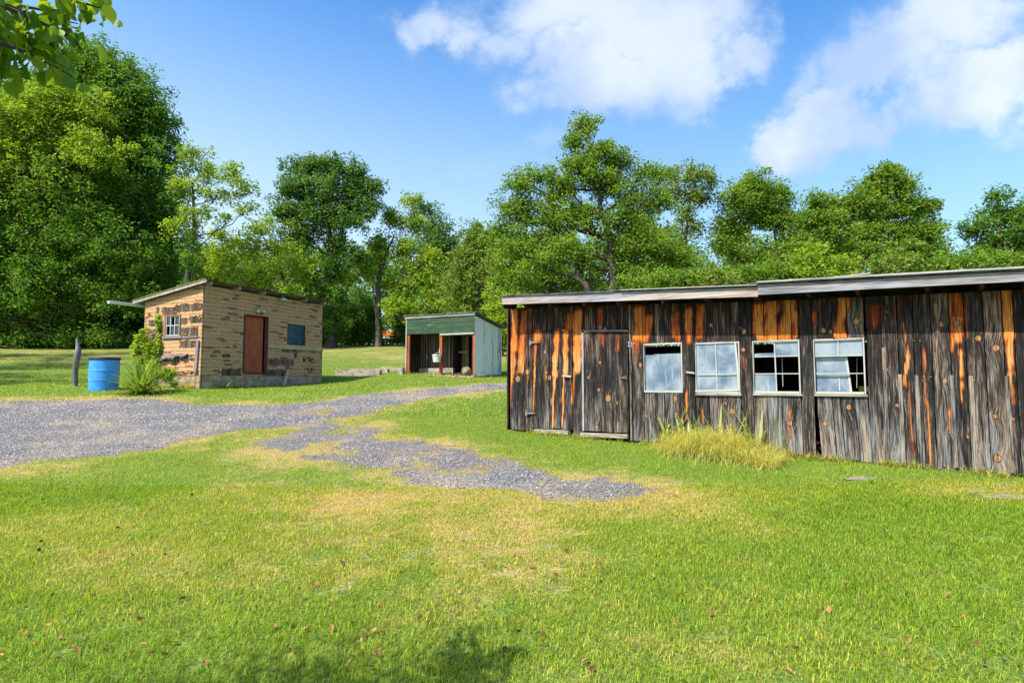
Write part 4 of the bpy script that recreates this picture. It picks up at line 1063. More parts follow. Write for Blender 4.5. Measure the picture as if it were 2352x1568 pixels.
gd = LL + .36; V = []; 
for sx in (-.95, LF + .1):
    for (a_, b_) in pr: V.append(np.array(list(SF.w(sx, 0, -(gd + a_))[:2]) + [zW1 + (zL - zW1) * gd / LL - .02 + b_]))
F = [(i, i + 1, 8 + i + 1, 8 + i) for i in range(7)]
m_.add(V, F); o = m_.build('gutter', GUTTER, shed); md = o.modifiers.new('thick', 'SOLIDIFY'); md.thickness = .008
# lamps on the front wall
s_, z_ = SF.pix(*k1(1778, 340), .2)
m_ = MB(); ring = [(.02, .10), (.05, .09), (.09, .05), (.15, .01), (.165, -.005)]
c0 = SF.w(s_, z_, .22); V = []; F = []
for i, (r_, h_) in enumerate(ring):
    for j in range(16): V.append(c0 + np.array([r_ * math.cos(j * math.pi / 8), r_ * math.sin(j * math.pi / 8), h_]))
F = [(i * 16 + j, i * 16 + (j + 1) % 16, (i + 1) * 16 + (j + 1) % 16, (i + 1) * 16 + j) for i in range(4) for j in range(16)]
m_.add(V, F); o = m_.build('lamp_shade', LAMPG, shed, smooth=True); md = o.modifiers.new('t', 'SOLIDIFY'); md.thickness = .006
m_ = MB(); m_.tube([SF.w(s_ + .05, z_ + .06, .0), SF.w(s_ + .04, z_ + .16, .1), SF.w(s_, z_ + .14, .2), c0 + np.array([0, 0, .09])], .014, 6); m_.build('lamp_arm', METAL, shed)
s_, z_ = SF.pix(*k1(1585, 425), .06)
m_ = MB(); m_.tube([SF.w(s_, z_, .0), SF.w(s_, z_, .05)], .06, 12); m_.build('lamp_base', METAL, shed)
for ds_ in (-.16, .06):
    m_ = MB(); m_.tube([SF.w(s_ + ds_ * .2, z_, .05), SF.w(s_ + ds_ * .6, z_ - .01, .09), SF.w(s_ + ds_, z_ - .03, .14), SF.w(s_ + ds_ * 1.4, z_ - .05, .17)], [.02, .03, .055, .06], 10); m_.build('flood_lamp', BUCKETM, shed, smooth=True)

# ------------------------------------------------------------------ green fronted open shed
RF = Frame(RUN_P, RUN_F, (-.437, -.9)); RS = Frame(RUN_P, RUN_S, (.9, -.437))
def z6(x, y): return (980 + x / 8.254) / 1.063, (750 + y / 8.254) / 1.063
def rp(x, y, d=0): return RF.pix(*z6(x, y), d)
run = empty('open_front_shed', (RUN_P[0], RUN_P[1], g(*RUN_P)), 'small open fronted shed with green boards across the top and a worn white side wall', 'shed')
RW = rp(100, 700)[0]
gt0, gt1 = rp(1490, 160)[1], rp(130, 240)[1]
y_b0, y_b1 = rp(1485, 500)[1], rp(130, 545)[1]
rz = min(g(*RUN_P), g(*(RUN_P + RUN_F * RW)))
print('run', RW, gt0, gt1, y_b0, y_b1, rz)
def lz(a, b, s): return a + (b - a) * s / RW
# green boards (s=0 at the right corner)
m_ = MB()
edges = [0, .36, .70, 1.0]
for i in range(3):
    za0 = gt0 + (y_b0 - gt0) * edges[i + 1]; za1 = gt1 + (y_b1 - gt1) * edges[i + 1]
    zb0 = gt0 + (y_b0 - gt0) * edges[i] - .008; zb1 = gt1 + (y_b1 - gt1) * edges[i] - .008
    cuts = [.01, RW - .03] if i == 0 else [.01, RW * .52, RW - .03]
    for a, b in zip(cuts[:-1], cuts[1:]):
        f0, f1 = a / RW, b / RW
        m_.box(RF, a + .003, b - .003, za0 + (za1 - za0) * f0, zb0 + (zb1 - zb0) * f0, .0, .025 + .004 * i, 's', random.uniform(.3, .7), zt=(zb1 - zb0) * (f1 - f0), zb=(za1 - za0) * (f1 - f0))
m_.build('green_board', GREENP, run)
m_ = MB(); a, b = rp(1480, 540), rp(785, 560); m_.box(RF, .02, b[0], y_b0 - .075, y_b0 - .004, .0, .035, 's', .9, zt=-.0, zb=-.0); m_.build('lower_rail', TRIMW, run)
m_ = MB(); f0, f1 = rp(1500, 155)[1], rp(80, 237)[1]; t0, t1 = rp(1500, 112)[1], rp(80, 190)[1]
m_.box(RF, -.03, RW + .06, f0, t0, .03, .06, 's', .7, zt=t1 - t0, zb=f1 - f0); m_.build('fascia_board', wood('faded_green_trim', (.12, .14, .12), (.30, .34, .30), (.48, .52, .46)), run)
for x0, x1, yt, yb_, nm in ((122, 160, 545, 1325, 0), (765, 817, 540, 1390, 1), (1436, 1474, 530, 1345, 2)):
    s0 = rp(x1, 900)[0]; s1 = rp(x0, 900)[0]; gz = g(*RF.w((s0 + s1) / 2, 0)[:2])
    m_ = MB(); m_.box(RF, s0, s1, gz - .1, y_b0 + .1, -.08, -.002, 'z', .7); m_.build('post', REDP, run)
m_ = MB(); m_.box(RF, RW - .03, RW + .02, rz - .05, gt1 - .01, -.02, .028, 'z', .8); m_.build('corner_board', TRIMW, run)
# side wall, white boards
LS = RS.pix(*z6(2022, 900))[0]; st0 = RS.pix(*z6(1500, 170))[1]; st1 = RS.pix(*z6(2028, 450))[1]; sb0 = RS.pix(*z6(1480, 1358))[1]; sb1 = RS.pix(*z6(1995, 1372))[1]
print('side', LS, st0, st1, sb0, sb1)
m_ = MB(); s = 0
while s < LS - .02:
    b = min(s + random.uniform(.13, .2), LS); mz = sb0 + (sb1 - sb0) * s / LS + random.uniform(-.02, .02)
    m_.box(RS, s + .011, b - .011, mz, st0 + (st1 - st0) * s / LS, -.025 + random.uniform(0, .006), .0 + random.uniform(0, .006), 'z', random.uniform(.1, 1.1), zt=(st1 - st0) * (b - s) / LS); s = b
m_.build('side_wall', WHITEP, run)
m_ = MB(); m_.box(RS, .0, LS, sb0 - .5, sb0 - .03, -.12, -.001, 's'); m_.box(RF, .0, .3, sb0 - .5, sb0 - .06, .03, .12)
m_.box(RF, RW * .47, RW, rz - .2, rz + .42, -1.0, -.88, 's'); m_.box(RF, .05, RW * .47, rz - .4, rz + .12, -1.1, -.98, 's'); m_.box(RF, RW + .03, RW + .24, rz - .2, rz + .42, -.1, .2); m_.build('concrete_footing', CONC, run)
# inner walls: slatted boards, left half near, right half further
m_ = MB(); s = RW * .5
while s < RW - .05:
    w = random.uniform(.07, .11); m_.box(RF, s, s + w, rz + .25, gt1 - .3, -1.06, -1.03, 'z', random.uniform(.5, 1.0)); s += w + random.uniform(.02, .07)
s = .05
while s < RW * .5:
    w = random.uniform(.1, .17); dark = random.random() < .35
    if not dark: m_.box(RF, s, s + w, rz - .05, gt1 - .3, -1.5, -1.47, 'z', random.uniform(.6, 1.2))
    s += w + random.uniform(.01, .03)
m_.build('inner_boards', INNER, run)
m_ = MB(); m_.box(RF, .02, RW, rz - .4, gt1 - .6, -LS - .02, -LS + .02, 'z', .2); m_.box(RF, RW - .02, RW + .01, rz - .4, gt1 - .45, -LS, -.03, 'z', .2); m_.box(RF, RW * .485, RW * .495, rz - .4, gt1 - .45, -LS, -1.07, 'z', .2); m_.build('rear_wall', BARN, run)
m_ = MB(); a = rp(1325, 905, -1.4)[0]; b, z_ = rp(1060, 905, -1.4); m_.box(RF, a, b, z_ - .03, z_ + .03, -1.46, -1.39, 's', .9); m_.build('cross_rail', TRIMW, run)
m_ = MB()
V = []
for zo in (.0, .035):
    for (s_, d_, zz) in ((-.12, .10, t0 + .005), (RW + .12, .10, t1 + .005), (RW + .12, -LS - .28, t1 + (st1 - st0) * 1.1), (-.12, -LS - .28, t0 + (st1 - st0) * 1.1)): V.append(RF.w(s_, zz + zo, d_))
m_.add(V, [(3, 2, 1, 0), (4, 5, 6, 7), (0, 1, 5, 4), (1, 2, 6, 5), (2, 3, 7, 6), (3, 0, 4, 7)]); m_.build('roof', ROOFM, run)
# bucket hanging on the middle post
bs, bz = rp(722, 1105, .14); top = rp(722, 955, .14)[1]; H = top - bz; wr = abs(rp(802, 1000, .14)[0] - rp(640, 1000, .14)[0]) / 2
bk = empty('bucket', tuple(RF.w(bs, bz, .17)), 'dirty white plastic bucket hanging on the middle post of the green fronted shed', 'bucket')
m_ = MB(); prof = [(.0, .005), (wr * .74, .0), (wr * .76, .01), (wr * .92, H * .86), (wr, H * .87), (wr, H), (wr * .95, H), (wr * .93, H * .88), (wr * .72, .02), (0, .02)]
c0 = RF.w(bs, bz, .17); V = []
for r_, h_ in prof:
    for j in range(24): V.append(c0 + np.array([r_ * math.cos(j * math.pi / 12), r_ * math.sin(j * math.pi / 12), h_]))
m_.add(V, [(i * 24 + j, i * 24 + (j + 1) % 24, (i + 1) * 24 + (j + 1) % 24, (i + 1) * 24 + j) for i in range(len(prof) - 1) for j in range(24)]); m_.build('bucket_body', BUCKETM, bk)
m_ = MB(); hk = RF.w(rp(775, 860, .05)[0], top + .14, .03); e1 = c0 + np.array([RUN_F[0] * wr, RUN_F[1] * wr, H * .9]); e2 = c0 - np.array([RUN_F[0] * wr, RUN_F[1] * wr, -H * .9])
m_.tube([e1, (e1 + hk) / 2 + np.array([0, 0, .01]), hk, (e2 + hk) / 2, e2], .005, 6); m_.build('handle', METAL, bk)
m_ = MB(); m_.box(RF, rp(775, 860)[0] - .02, rp(775, 860)[0] + .02, top + .0, top + .26, .003, .03, 'z', .9); o = m_.build('hook_plate', METAL, run)
# round stone inside
def rock(name, c, r3, mat, seed, label, cat, flat=1.0, group=None):
    bpy_r = np.random.default_rng(seed); V = []; F = []; nu, nv = 18, 10
    for i in range(nv + 1):
        for j in range(nu):
            t, p_ = math.pi * i / nv, 2 * math.pi * j / nu
            d = np.array([math.sin(t) * math.cos(p_), math.sin(t) * math.sin(p_), math.cos(t)])
            k = 1 + .22 * (vnoise(np.array([d[0] * 2 + 9]), np.array([d[1] * 2 + d[2] * 1.7 + 5]), seed)[0] - .5) * 2
            V.append(np.array(c) + d * np.array(r3) * k)
    F = [(i * nu + j, i * nu + (j + 1) % nu, (i + 1) * nu + (j + 1) % nu, (i + 1) * nu + j) for i in range(nv) for j in range(nu)]
    m_ = MB(); m_.add(V, F); o = m_.build(name, mat, smooth=True); tag(o, label, cat, group); return o
s_, _ = rp(1310, 1290, -.5); p = RF.w(s_, 0, -.5); rock('boulder', (p[0], p[1], g(p[0], p[1]) + .17), (.21, .18, .2), plain('mossy_stone', (.10, .09, .05), (.24, .20, .14), 8), 4, 'rounded brown stone lying on the floor of the green fronted shed', 'stone')
for i, (x, y, d_) in enumerate(((1190, 1330, -.35), (1100, 1320, -.6), (1400, 1330, -.3), (960, 1300, -.8))):
    s_, _ = rp(x, y, d_); p = RF.w(s_, 0, d_)
    m_ = MB(); a = random.uniform(-.6, .6); q = np.array([p[0], p[1], g(p[0], p[1]) + .03]); dv = np.array([math.cos(a), math.sin(a), .05]) * random.uniform(.2, .38)
    m_.tube([q - dv, q, q + dv + np.array([0, 0, .05])], [.025, .03, .02], 6); o = m_.build('fallen_branch', BARKM)
    tag(o, 'short broken stick among the litter on the floor of the green fronted shed', 'stick', 'sticks on the floor of the open shed')
sw = MB()
for i in range(700):
    s_ = random.uniform(.1, 2.0); d_ = random.uniform(-.3, .75) ; p = RF.w(s_, 0, d_); a = random.uniform(0, 6.28); l = random.uniform(.05, .16); q = np.array([p[0], p[1], g(p[0], p[1]) + random.uniform(.0, .03)])
    dv = np.array([math.cos(a) * l, math.sin(a) * l, random.uniform(0, .03)]); nn = np.array([-math.sin(a), math.cos(a), .3]) * .006
    sw.add([q - nn, q + nn, q + dv + nn, q + dv - nn], [(0, 1, 2, 3)])
tag(sw.build('straw', plain('dry_straw', (.40, .30, .15), (.62, .50, .30), 15)), 'scattered dry straw spilling out of the green fronted shed', 'straw', kind='stuff')

# ------------------------------------------------------------------ concrete kerbs between the sheds
def k2(x, y): return (780 + x / 4.704) / 1.063, (700 + y / 4.704) / 1.063
def beam(name, pa, pb, Y0, Y1, h, w, label, seed, hollow=False):
    a = at(*pa, Y0)[:2]; b = at(*pb, Y1)[:2]; D = b - a; L = np.linalg.norm(D); fr = Frame(a, D, (0, -1))
    z0, z1 = g(*a), g(*b); m_ = MB()
    m_.box(fr, 0, L, z0 - .15, z0 + h, -w, 0, 's', zt=z1 - z0, zb=z1 - z0)
    if hollow:
        m_.box(fr, .0, L - .2, z0 - .1, z0 + h + .07, -1.0, -.85, 's', zt=z1 - z0, zb=z1 - z0); m_.box(fr, 0, .14, z0 - .1, z0 + h + .03, -.85, -w)
    o = m_.build(name, CONC); tag(o, label, 'kerb', 'old concrete kerbs in the grass'); return o
beam('concrete_kerb', k2(185, 950), k2(690, 965), 25.5, 24.6, .22, .18, 'long low concrete trough wall in the grass, nearer the tan shed', 1, True)
beam('concrete_kerb', k2(700, 930), k2(940, 935), 26.6, 25.9, .12, .15, 'shorter thinner strip of concrete kerb, next to the green fronted shed', 2)

# ------------------------------------------------------------------ barrel, post, plank
bx = at(238, 887, 17.0); bz = g(bx[0], bx[1]); R = .375; H = .86
br_ = empty('barrel', (bx[0], bx[1], bz), 'bright blue plastic barrel with a black rim beside the spiky plant', 'barrel')
def lathe(m_, c, prof, k=40):
    V = []; 
    for r_, h_ in prof:
        for j in range(k): V.append(np.array(c) + np.array([r_ * math.cos(2 * math.pi * j / k), r_ * math.sin(2 * math.pi * j / k), h_]))
    m_.add(V, [(i * k + j, i * k + (j + 1) % k, (i + 1) * k + (j + 1) % k, (i + 1) * k + j) for i in range(len(prof) - 1) for j in range(k)])
m_ = MB(); P_ = [(R * .97, -.05)]
for i in range(33):
    h_ = i / 32 * H; r_ = R * (1 - .02 * (2 * i / 32 - 1) ** 2)
    for rb in (.30 * H, .62 * H): r_ += .014 * math.exp(-((h_ - rb) / .014) ** 2)
    P_.append((r_, h_))
P_ += [(R * .94, H), (R * .94, .06), (0, .05)]
lathe(m_, (bx[0], bx[1], bz), P_); m_.build('barrel_body', BARREL, br_, smooth=True)
m_ = MB(); lathe(m_, (bx[0], bx[1], bz), [(R * .95, H - .02), (R * 1.02, H - .02), (R * 1.035, H), (R * 1.035, H + .045), (R * .99, H + .06), (R * .93, H + .05), (R * .93, H - .02)]); m_.build('barrel_rim', BLACKP, br_, smooth=True)
pb_ = at(173, 884, 17.6); pz = g(pb_[0], pb_[1]); m_ = MB(); sc = 17.6 / FOC; hh = (884 - 770) * sc
pts = []; rr = []
for px, py, w in ((173, 890, 13), (173, 875, 13), (173, 850, 13.5), (175, 830, 14.5), (178, 812, 15), (180, 800, 12), (178, 785, 8), (177, 775, 4), (176.5, 770, 1.5)):
    q = at(px, py, 17.6); q[2] = pz + (884 - py) * sc * 1.0; pts.append(q); rr.append(w / 2 * sc / 1.12)
m_.tube(pts, rr, 9, tone=.35)
post = m_.build('fence_post', GREY, smooth=True)
vv = post.data.vertices
for v in vv:
    k_ = 1 + .12 * math.sin(v.co.x * 60 + v.co.z * 3) ; v.co.x *= k_
tag(post, 'crooked weathered wooden post with a pointed broken top', 'post')
a, z0 = SF.pix(*k1(1785, 1040), .42); b, z1 = SF.pix(*k1(1828, 955), .1)
m_ = MB(); A = SF.w(a, z0, .42); A[2] = g(A[0], A[1]); B = SF.w(b, z1, .06); dv = np.array([SHED_F[0], SHED_F[1], 0]) * .07
V = [A - dv, A + dv, B + dv, B - dv]; V = V + [v + np.array([.02, -.01, .03]) for v in V]
m_.add(V, [(0, 1, 2, 3), (7, 6, 5, 4), (0, 4, 5, 1), (1, 5, 6, 2), (2, 6, 7, 3), (3, 7, 4, 0)], [(0, 0, 5), (.14, 0, 5), (.14, .6, 5), (0, .6, 5)] * 2, .8)
tag(m_.build('plank', plain('tan_plank', (.30, .22, .12), (.48, .38, .24), 20)), 'short pale plank leaning against the tan shed right of its red door', 'plank')
m_ = MB(); p = SF.w(3.0, 0, .5); a2 = SF.w(4.0, 0, .62); m_.tube([(p[0], p[1], g(*p[:2]) + .03), ((p[0] + a2[0]) / 2, (p[1] + a2[1]) / 2, g(*((p + a2) / 2)[:2]) + .05), (a2[0], a2[1], g(*a2[:2]) + .03)], .025, 6)
tag(m_.build('fallen_pole', GREY), 'thin grey stick lying in the grass at the foot of the tan shed', 'stick')

# ------------------------------------------------------------------ flat stones in the lawn
for i, (px, py, rx, ry, lab) in enumerate(((1978, 1099, .20, .09, 'small pale flat stone set in the lawn, below the rightmost window of the dark coop'), (2310, 1140, .36, .10, 'wider grey flat stone set in the lawn at the right edge of the photo'), (2240, 1130, .12, .05, 'smallest flat stone in the lawn, just left of the wide grey one'))):
    q = ground_at(px, py); rock('flat_stone', (q[0], q[1], g(q[0], q[1]) - .004), (rx * .9, ry * 1.2, .02), STONE, 20 + i, lab, 'stone', group='flat stones in the lawn')

# ------------------------------------------------------------------ vehicle glimpsed through the hedge gap
vp = at(884, 778, 62); vz = g(vp[0], vp[1]); vz0 = vp[2] - .55
tr = empty('parked_truck', (vp[0], vp[1], vz0), 'orange and white truck glimpsed through a gap in the hedge', 'truck')
TF = Frame((vp[0] - 1.3, vp[1]), (1, .15), (0, -1))
m_ = MB(); m_.box(TF, 0, 2.0, vz0 + .35, vz0 + .9, -1.6, 0); m_.box(TF, .25, .9, vz0 + .9, vz0 + 1.3, -1.5, -.1); m_.build('cab', TRUCKW, tr)
m_ = MB(); m_.box(TF, -.4, 2.9, vz0 + .92, vz0 + 1.45, -1.7, .05, zt=-.1); m_.box(TF, 2.05, 3.0, vz0 + .4, vz0 + .9, -1.6, 0); m_.build('load_bed', TRUCKO, tr)
for x in (.35, 2.4):
    m_ = MB(); q = TF.w(x, vz0 + .3, .03); nn = np.array([TF.N[0], TF.N[1], 0]); m_.tube([q - nn * .25, q], .3, 18); m_.build('wheel', BLACKP, tr)

# ------------------------------------------------------------------ foliage
def leaf_mesh(C, A, S, WR, COLS, bend=.15, seed=0, shape6=False):
    """C centres, A unit leaf axes, S lengths, WR width ratio"""
    r = np.random.default_rng(seed); M = len(C)
    rnd = r.normal(size=(M, 3)); B = np.cross(A, rnd); B /= np.linalg.norm(B, axis=1)[:, None] + 1e-9
    Nn = np.cross(A, B)
    S = S[:, None]
    if not shape6:
        V = np.stack([C - A * S * .5, C + B * S * WR * .5 + Nn * S * bend, C + A * S * .5 - Nn * S * bend * .6, C - B * S * WR * .5 + Nn * S * bend], 1)
        return V.reshape(-1, 3), np.arange(M * 4).reshape(-1, 4), np.repeat(COLS, 4, 0)
    W_ = S * WR * .5
    prof = [(-.42, .35), (-.25, .85), (-.02, 1.0), (.2, .78), (.38, .34)]
    pts = [C - A * S * .5] + [C + A * S * t + B * W_ * w + Nn * S * .10 * w for t, w in prof] + [C + A * S * .5 - Nn * S * .14] + [C + A * S * t - B * W_ * w + Nn * S * .10 * w for t, w in reversed(prof)] + [C]
    V = np.stack(pts, 1).reshape(-1, 3); k = len(pts)
    i = np.arange(M)[:, None] * k
    F = np.concatenate([i + np.array([[j, (j + 1) % (k - 1), k - 1]]) for j in range(k - 1)], 0)
    return V, F, np.repeat(COLS, k, 0)

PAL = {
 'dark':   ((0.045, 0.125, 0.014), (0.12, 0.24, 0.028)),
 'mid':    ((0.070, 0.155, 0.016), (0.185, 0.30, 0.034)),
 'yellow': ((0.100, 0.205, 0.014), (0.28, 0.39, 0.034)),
 'olive':  ((0.085, 0.155, 0.024), (0.21, 0.29, 0.050)),
 'blue':   ((0.042, 0.120, 0.026), (0.115, 0.22, 0.046)),
 'bright': ((0.130, 0.245, 0.016), (0.32, 0.43, 0.040)),
}
def cluster_leaves(subs, rad, nper, leaf, pal, r, flat=.6, wr=.5, droop=0.0, tilt=None):
    """subs (n,3) twig centres -> leaf mesh arrays"""
    n_ = len(subs); rad = np.broadcast_to(rad, (n_,))
    per = np.repeat(np.arange(n_), nper); M = len(per)
    d = r.normal(size=(M, 3)); d /= np.linalg.norm(d, axis=1)[:, None]
    rr = rad[per] * (r.random(M) ** .45)
    off = d * rr[:, None]; off[:, 2] *= flat; off[:, 2] -= droop * (rr ** 2) / rad[per]
    C = subs[per] + off
    A = d * .8 + r.normal(size=(M, 3)) * .55; A[:, 2] = A[:, 2] * .5 - .12 - droop * .5
    if tilt is not None: A += np.array(tilt)
    A /= np.linalg.norm(A, axis=1)[:, None]
    S = leaf * (.6 + .8 * r.random(M))
    lo, hi = np.array(PAL[pal][0]), np.array(PAL[pal][1])
    tb = r.random(n_)[per] * .62 + r.random(M) * .45 - .03
    Cc = (lo + (hi - lo) * tb[:, None]) * 1.24
    od = r.random(M) < .012; Cc[od] = np.array([.30, .20, .03])
    return C, A, S, np.concatenate([Cc, np.ones((M, 1))], 1)

def limb_path(a, b, r, sag=.12, n_=7):
    a = np.array(a); b = np.array(b); L = np.linalg.norm(b - a); t = np.linspace(0, 1, n_)[:, None]
    m_ = (a + b) / 2 + np.array([r.normal() * L * .08, r.normal() * L * .08, -L * sag * .3]) 
    P = (1 - t) ** 2 * a + 2 * t * (1 - t) * m_ + t ** 2 * b
    P[1:-1] += r.normal(size=(n_ - 2, 3)) * L * .018
    return P
NLEAF = 0; DM = 3.4; GROW = 1.28
def tree(name, label, cat, px, Y, clumps, pal='mid', leaf=.15, dens=5.0, srad=.55, nper=46, trunk=(), tw=.28, group=None, seed=1, gx_=None, flat=.85, tilt=None, shell=.55, droop=.15, cd=.85, grow=None, dm=None, lt=1.0, thin=1.0, wr=.5):
    """px: photo column of the foot; Y distance; clumps (px, py, rx, ry[, dY[, palette]]) give centre and half size of each mass of leaves"""
    global NLEAF
    GROW_ = GROW if grow is None else grow; DM_ = DM if dm is None else dm
    r = np.random.default_rng(seed)
    x0 = (px - CX) / FOC * Y; z0 = g(x0, Y)
    T = empty(name, (x0, Y, z0), label, cat, group)
    sc = Y / FOC
    subsL = []; cent = []; pals = []
    for c in clumps:
        dY = c[4] if len(c) > 4 else r.uniform(-.25, .25) * c[2] * sc
        cp = c[5] if len(c) > 5 else pal
        ctr = at(c[0], c[1], Y + dY); rx, rz_ = c[2] * sc * GROW_, c[3] * sc * GROW_; ry = cd * (rx + rz_) / 2
        nsub = max(3, int(DM_ * dens * math.pi * rx * rz_ / (math.pi * srad ** 2) * .75))
        d = r.normal(size=(nsub, 3)); d /= np.linalg.norm(d, axis=1)[:, None]
        q = (shell + (1 - shell) * r.random(nsub)) * (r.random(nsub) ** .3) + .08
        # broken outline
        lump = 1 + .5 * (vnoise(d[:, 0] * 2.1 + c[0] * .1, d[:, 2] * 2.1 + d[:, 1] * 1.3, seed) - .5) * 2
        s_ = ctr + d * np.array([rx, ry, rz_]) * (q * lump * .92)[:, None]
        gz_ = z0 + .1
        s_[:, 2] = np.maximum(s_[:, 2], gz_ + r.random(nsub) * .5)
        subsL.append((s_, cp)); cent.append((ctr, rx, rz_, s_))
    VV = []; FF = []; CC = []; off = 0
    for s_, cp in subsL:
        n1 = len(s_); rad = srad * (.55 + .75 * r.random(n1))
        C, A, S, Cc = cluster_leaves(s_, rad, int(nper * thin), leaf, cp, r, flat, tilt=tilt, droop=droop)
        V, F, Cc = leaf_mesh(C, A, S, wr, Cc, seed=seed)
        VV.append(V); FF.append(F + off); CC.append(Cc); off += len(V)
    NLEAF += off // 4
    mesh_obj('crown', np.concatenate(VV), np.concatenate(FF), LEAF, T, None, {'col': ('FLOAT_COLOR', np.concatenate(CC))})
    # trunk and limbs
    m_ = MB()
    if trunk:
        P = [np.array([x0, Y, z0 - .2])]
        for (qx, qy) in trunk: P.append(at(qx, qy, Y))
        P = np.array(P)
        # finer
        Q = [P[0]]
        for a, b in zip(P[:-1], P[1:]):
            for t in np.linspace(0, 1, 5)[1:]: Q.append(a + (b - a) * t + r.normal(size=3) * .03)
        Q = np.array(Q)
    else:
        top = max(cent, key=lambda c: c[0][2])[0]
        Q = limb_path((x0, Y, z0 - .2), top, r, 0, 14)
    Rt = np.linspace(tw, tw * .22, len(Q)); Rt[0] *= 1.35
    m_.tube(Q, Rt, 9)
    for ctr, rx, rz_, s_ in cent:
        lowz = ctr[2] - rz_ * .9
        cand = [i for i in range(len(Q)) if Q[i][2] < max(lowz, z0 + 1.0)] or [1]
        i0 = cand[-1] if r.random() < .6 else cand[max(0, len(cand) - 1 - r.integers(0, 3))]
        i0 = max(i0, min(2, len(Q) - 1))
        if np.linalg.norm(Q[i0] - ctr) < .3: continue
        Pl = limb_path(Q[i0], ctr, r, .5)
        r0 = min(Rt[i0] * .42, .02 + .022 * math.sqrt(rx * rz_) * 2)
        r0 *= lt
        m_.tube(Pl, np.linspace(r0, r0 * .3, len(Pl)), 6)
        for s1 in s_[r.permutation(len(s_))[:max(3, min(26, len(s_) // 4))]]:
            j = r.integers(3, len(Pl)); m_.tube(limb_path(Pl[j], s1, r, .2, 5), np.linspace(r0 * .32, .012, 5), 4, cap=False)
    m_.build('trunk', BARKM, T, smooth=True)
    return T

# --- the two big trees on the left
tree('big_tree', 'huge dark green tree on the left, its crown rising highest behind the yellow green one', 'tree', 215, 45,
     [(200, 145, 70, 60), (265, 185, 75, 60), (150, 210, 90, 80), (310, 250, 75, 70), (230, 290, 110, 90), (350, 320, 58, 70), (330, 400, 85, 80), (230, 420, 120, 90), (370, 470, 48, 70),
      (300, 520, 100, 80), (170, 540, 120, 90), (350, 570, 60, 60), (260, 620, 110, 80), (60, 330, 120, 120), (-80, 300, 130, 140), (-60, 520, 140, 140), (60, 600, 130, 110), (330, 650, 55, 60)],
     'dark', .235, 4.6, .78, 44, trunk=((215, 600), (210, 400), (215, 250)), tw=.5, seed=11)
tree('big_tree', 'big spreading yellow green tree on the left edge, standing in front of the dark one', 'tree', 40, 41,
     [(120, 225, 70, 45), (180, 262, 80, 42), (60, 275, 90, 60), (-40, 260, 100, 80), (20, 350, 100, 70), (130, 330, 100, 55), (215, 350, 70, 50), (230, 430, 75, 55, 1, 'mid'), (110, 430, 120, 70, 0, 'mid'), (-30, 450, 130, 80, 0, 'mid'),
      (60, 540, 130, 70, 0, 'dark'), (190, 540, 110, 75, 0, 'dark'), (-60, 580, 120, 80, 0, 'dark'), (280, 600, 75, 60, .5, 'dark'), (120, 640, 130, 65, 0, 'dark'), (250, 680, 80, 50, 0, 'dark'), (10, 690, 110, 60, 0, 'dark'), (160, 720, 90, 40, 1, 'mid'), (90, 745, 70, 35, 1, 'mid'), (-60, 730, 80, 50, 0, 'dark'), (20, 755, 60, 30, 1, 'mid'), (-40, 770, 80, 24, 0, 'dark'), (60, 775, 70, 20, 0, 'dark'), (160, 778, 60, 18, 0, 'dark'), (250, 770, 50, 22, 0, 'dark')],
     'yellow', .20, 4.4, .70, 44, trunk=((30, 650), (60, 480), (110, 330)), tw=.36, seed=12, shell=.45)
# --- slimmer trees behind the tan shed
tree('slim_tree', 'slim open yellow green tree behind the tan shed, ivy on its trunk', 'tree', 430, 37,
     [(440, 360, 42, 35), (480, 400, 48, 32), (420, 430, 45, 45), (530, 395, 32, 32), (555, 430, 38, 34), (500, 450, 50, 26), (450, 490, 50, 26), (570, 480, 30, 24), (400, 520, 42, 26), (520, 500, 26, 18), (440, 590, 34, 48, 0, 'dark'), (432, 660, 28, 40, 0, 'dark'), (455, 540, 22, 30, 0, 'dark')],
     'yellow', .19, 2.3, .55, 40, trunk=((432, 640), (447, 520), (440, 420)), tw=.26, seed=13, shell=.3, grow=1.08, dm=2.4)
tree('slim_tree', 'low light green tree with bare arching limbs, left of the tall round one', 'tree', 660, 40,
     [(600, 520, 60, 26), (560, 560, 70, 40), (640, 570, 50, 30), (520, 600, 60, 40), (600, 620, 80, 40), (680, 610, 50, 40), (560, 670, 80, 40), (660, 680, 60, 45), (500, 540, 40, 26)],
     'bright', .19, 2.4, .55, 38, trunk=((655, 660), (640, 600), (605, 545)), tw=.18, seed=14, shell=.3, grow=1.1, dm=2.4)
tree('round_tree', 'tall round crowned dark green tree in the middle distance with an ivy covered trunk', 'tree', 762, 42,
     [(700, 385, 45, 34), (755, 380, 52, 30), (815, 400, 40, 32), (680, 440, 55, 40), (750, 440, 65, 45), (825, 450, 45, 40), (665, 490, 50, 36), (730, 500, 60, 40), (800, 500, 50, 36), (858, 425, 26, 24), (690, 545, 45, 26), (850, 480, 30, 26),
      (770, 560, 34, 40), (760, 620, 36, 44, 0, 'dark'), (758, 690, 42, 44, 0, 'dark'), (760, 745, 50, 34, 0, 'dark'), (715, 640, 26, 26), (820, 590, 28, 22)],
     'blue', .20, 3.4, .6, 42, trunk=((762, 640), (758, 540), (750, 430)), tw=.3, seed=15, shell=.35)
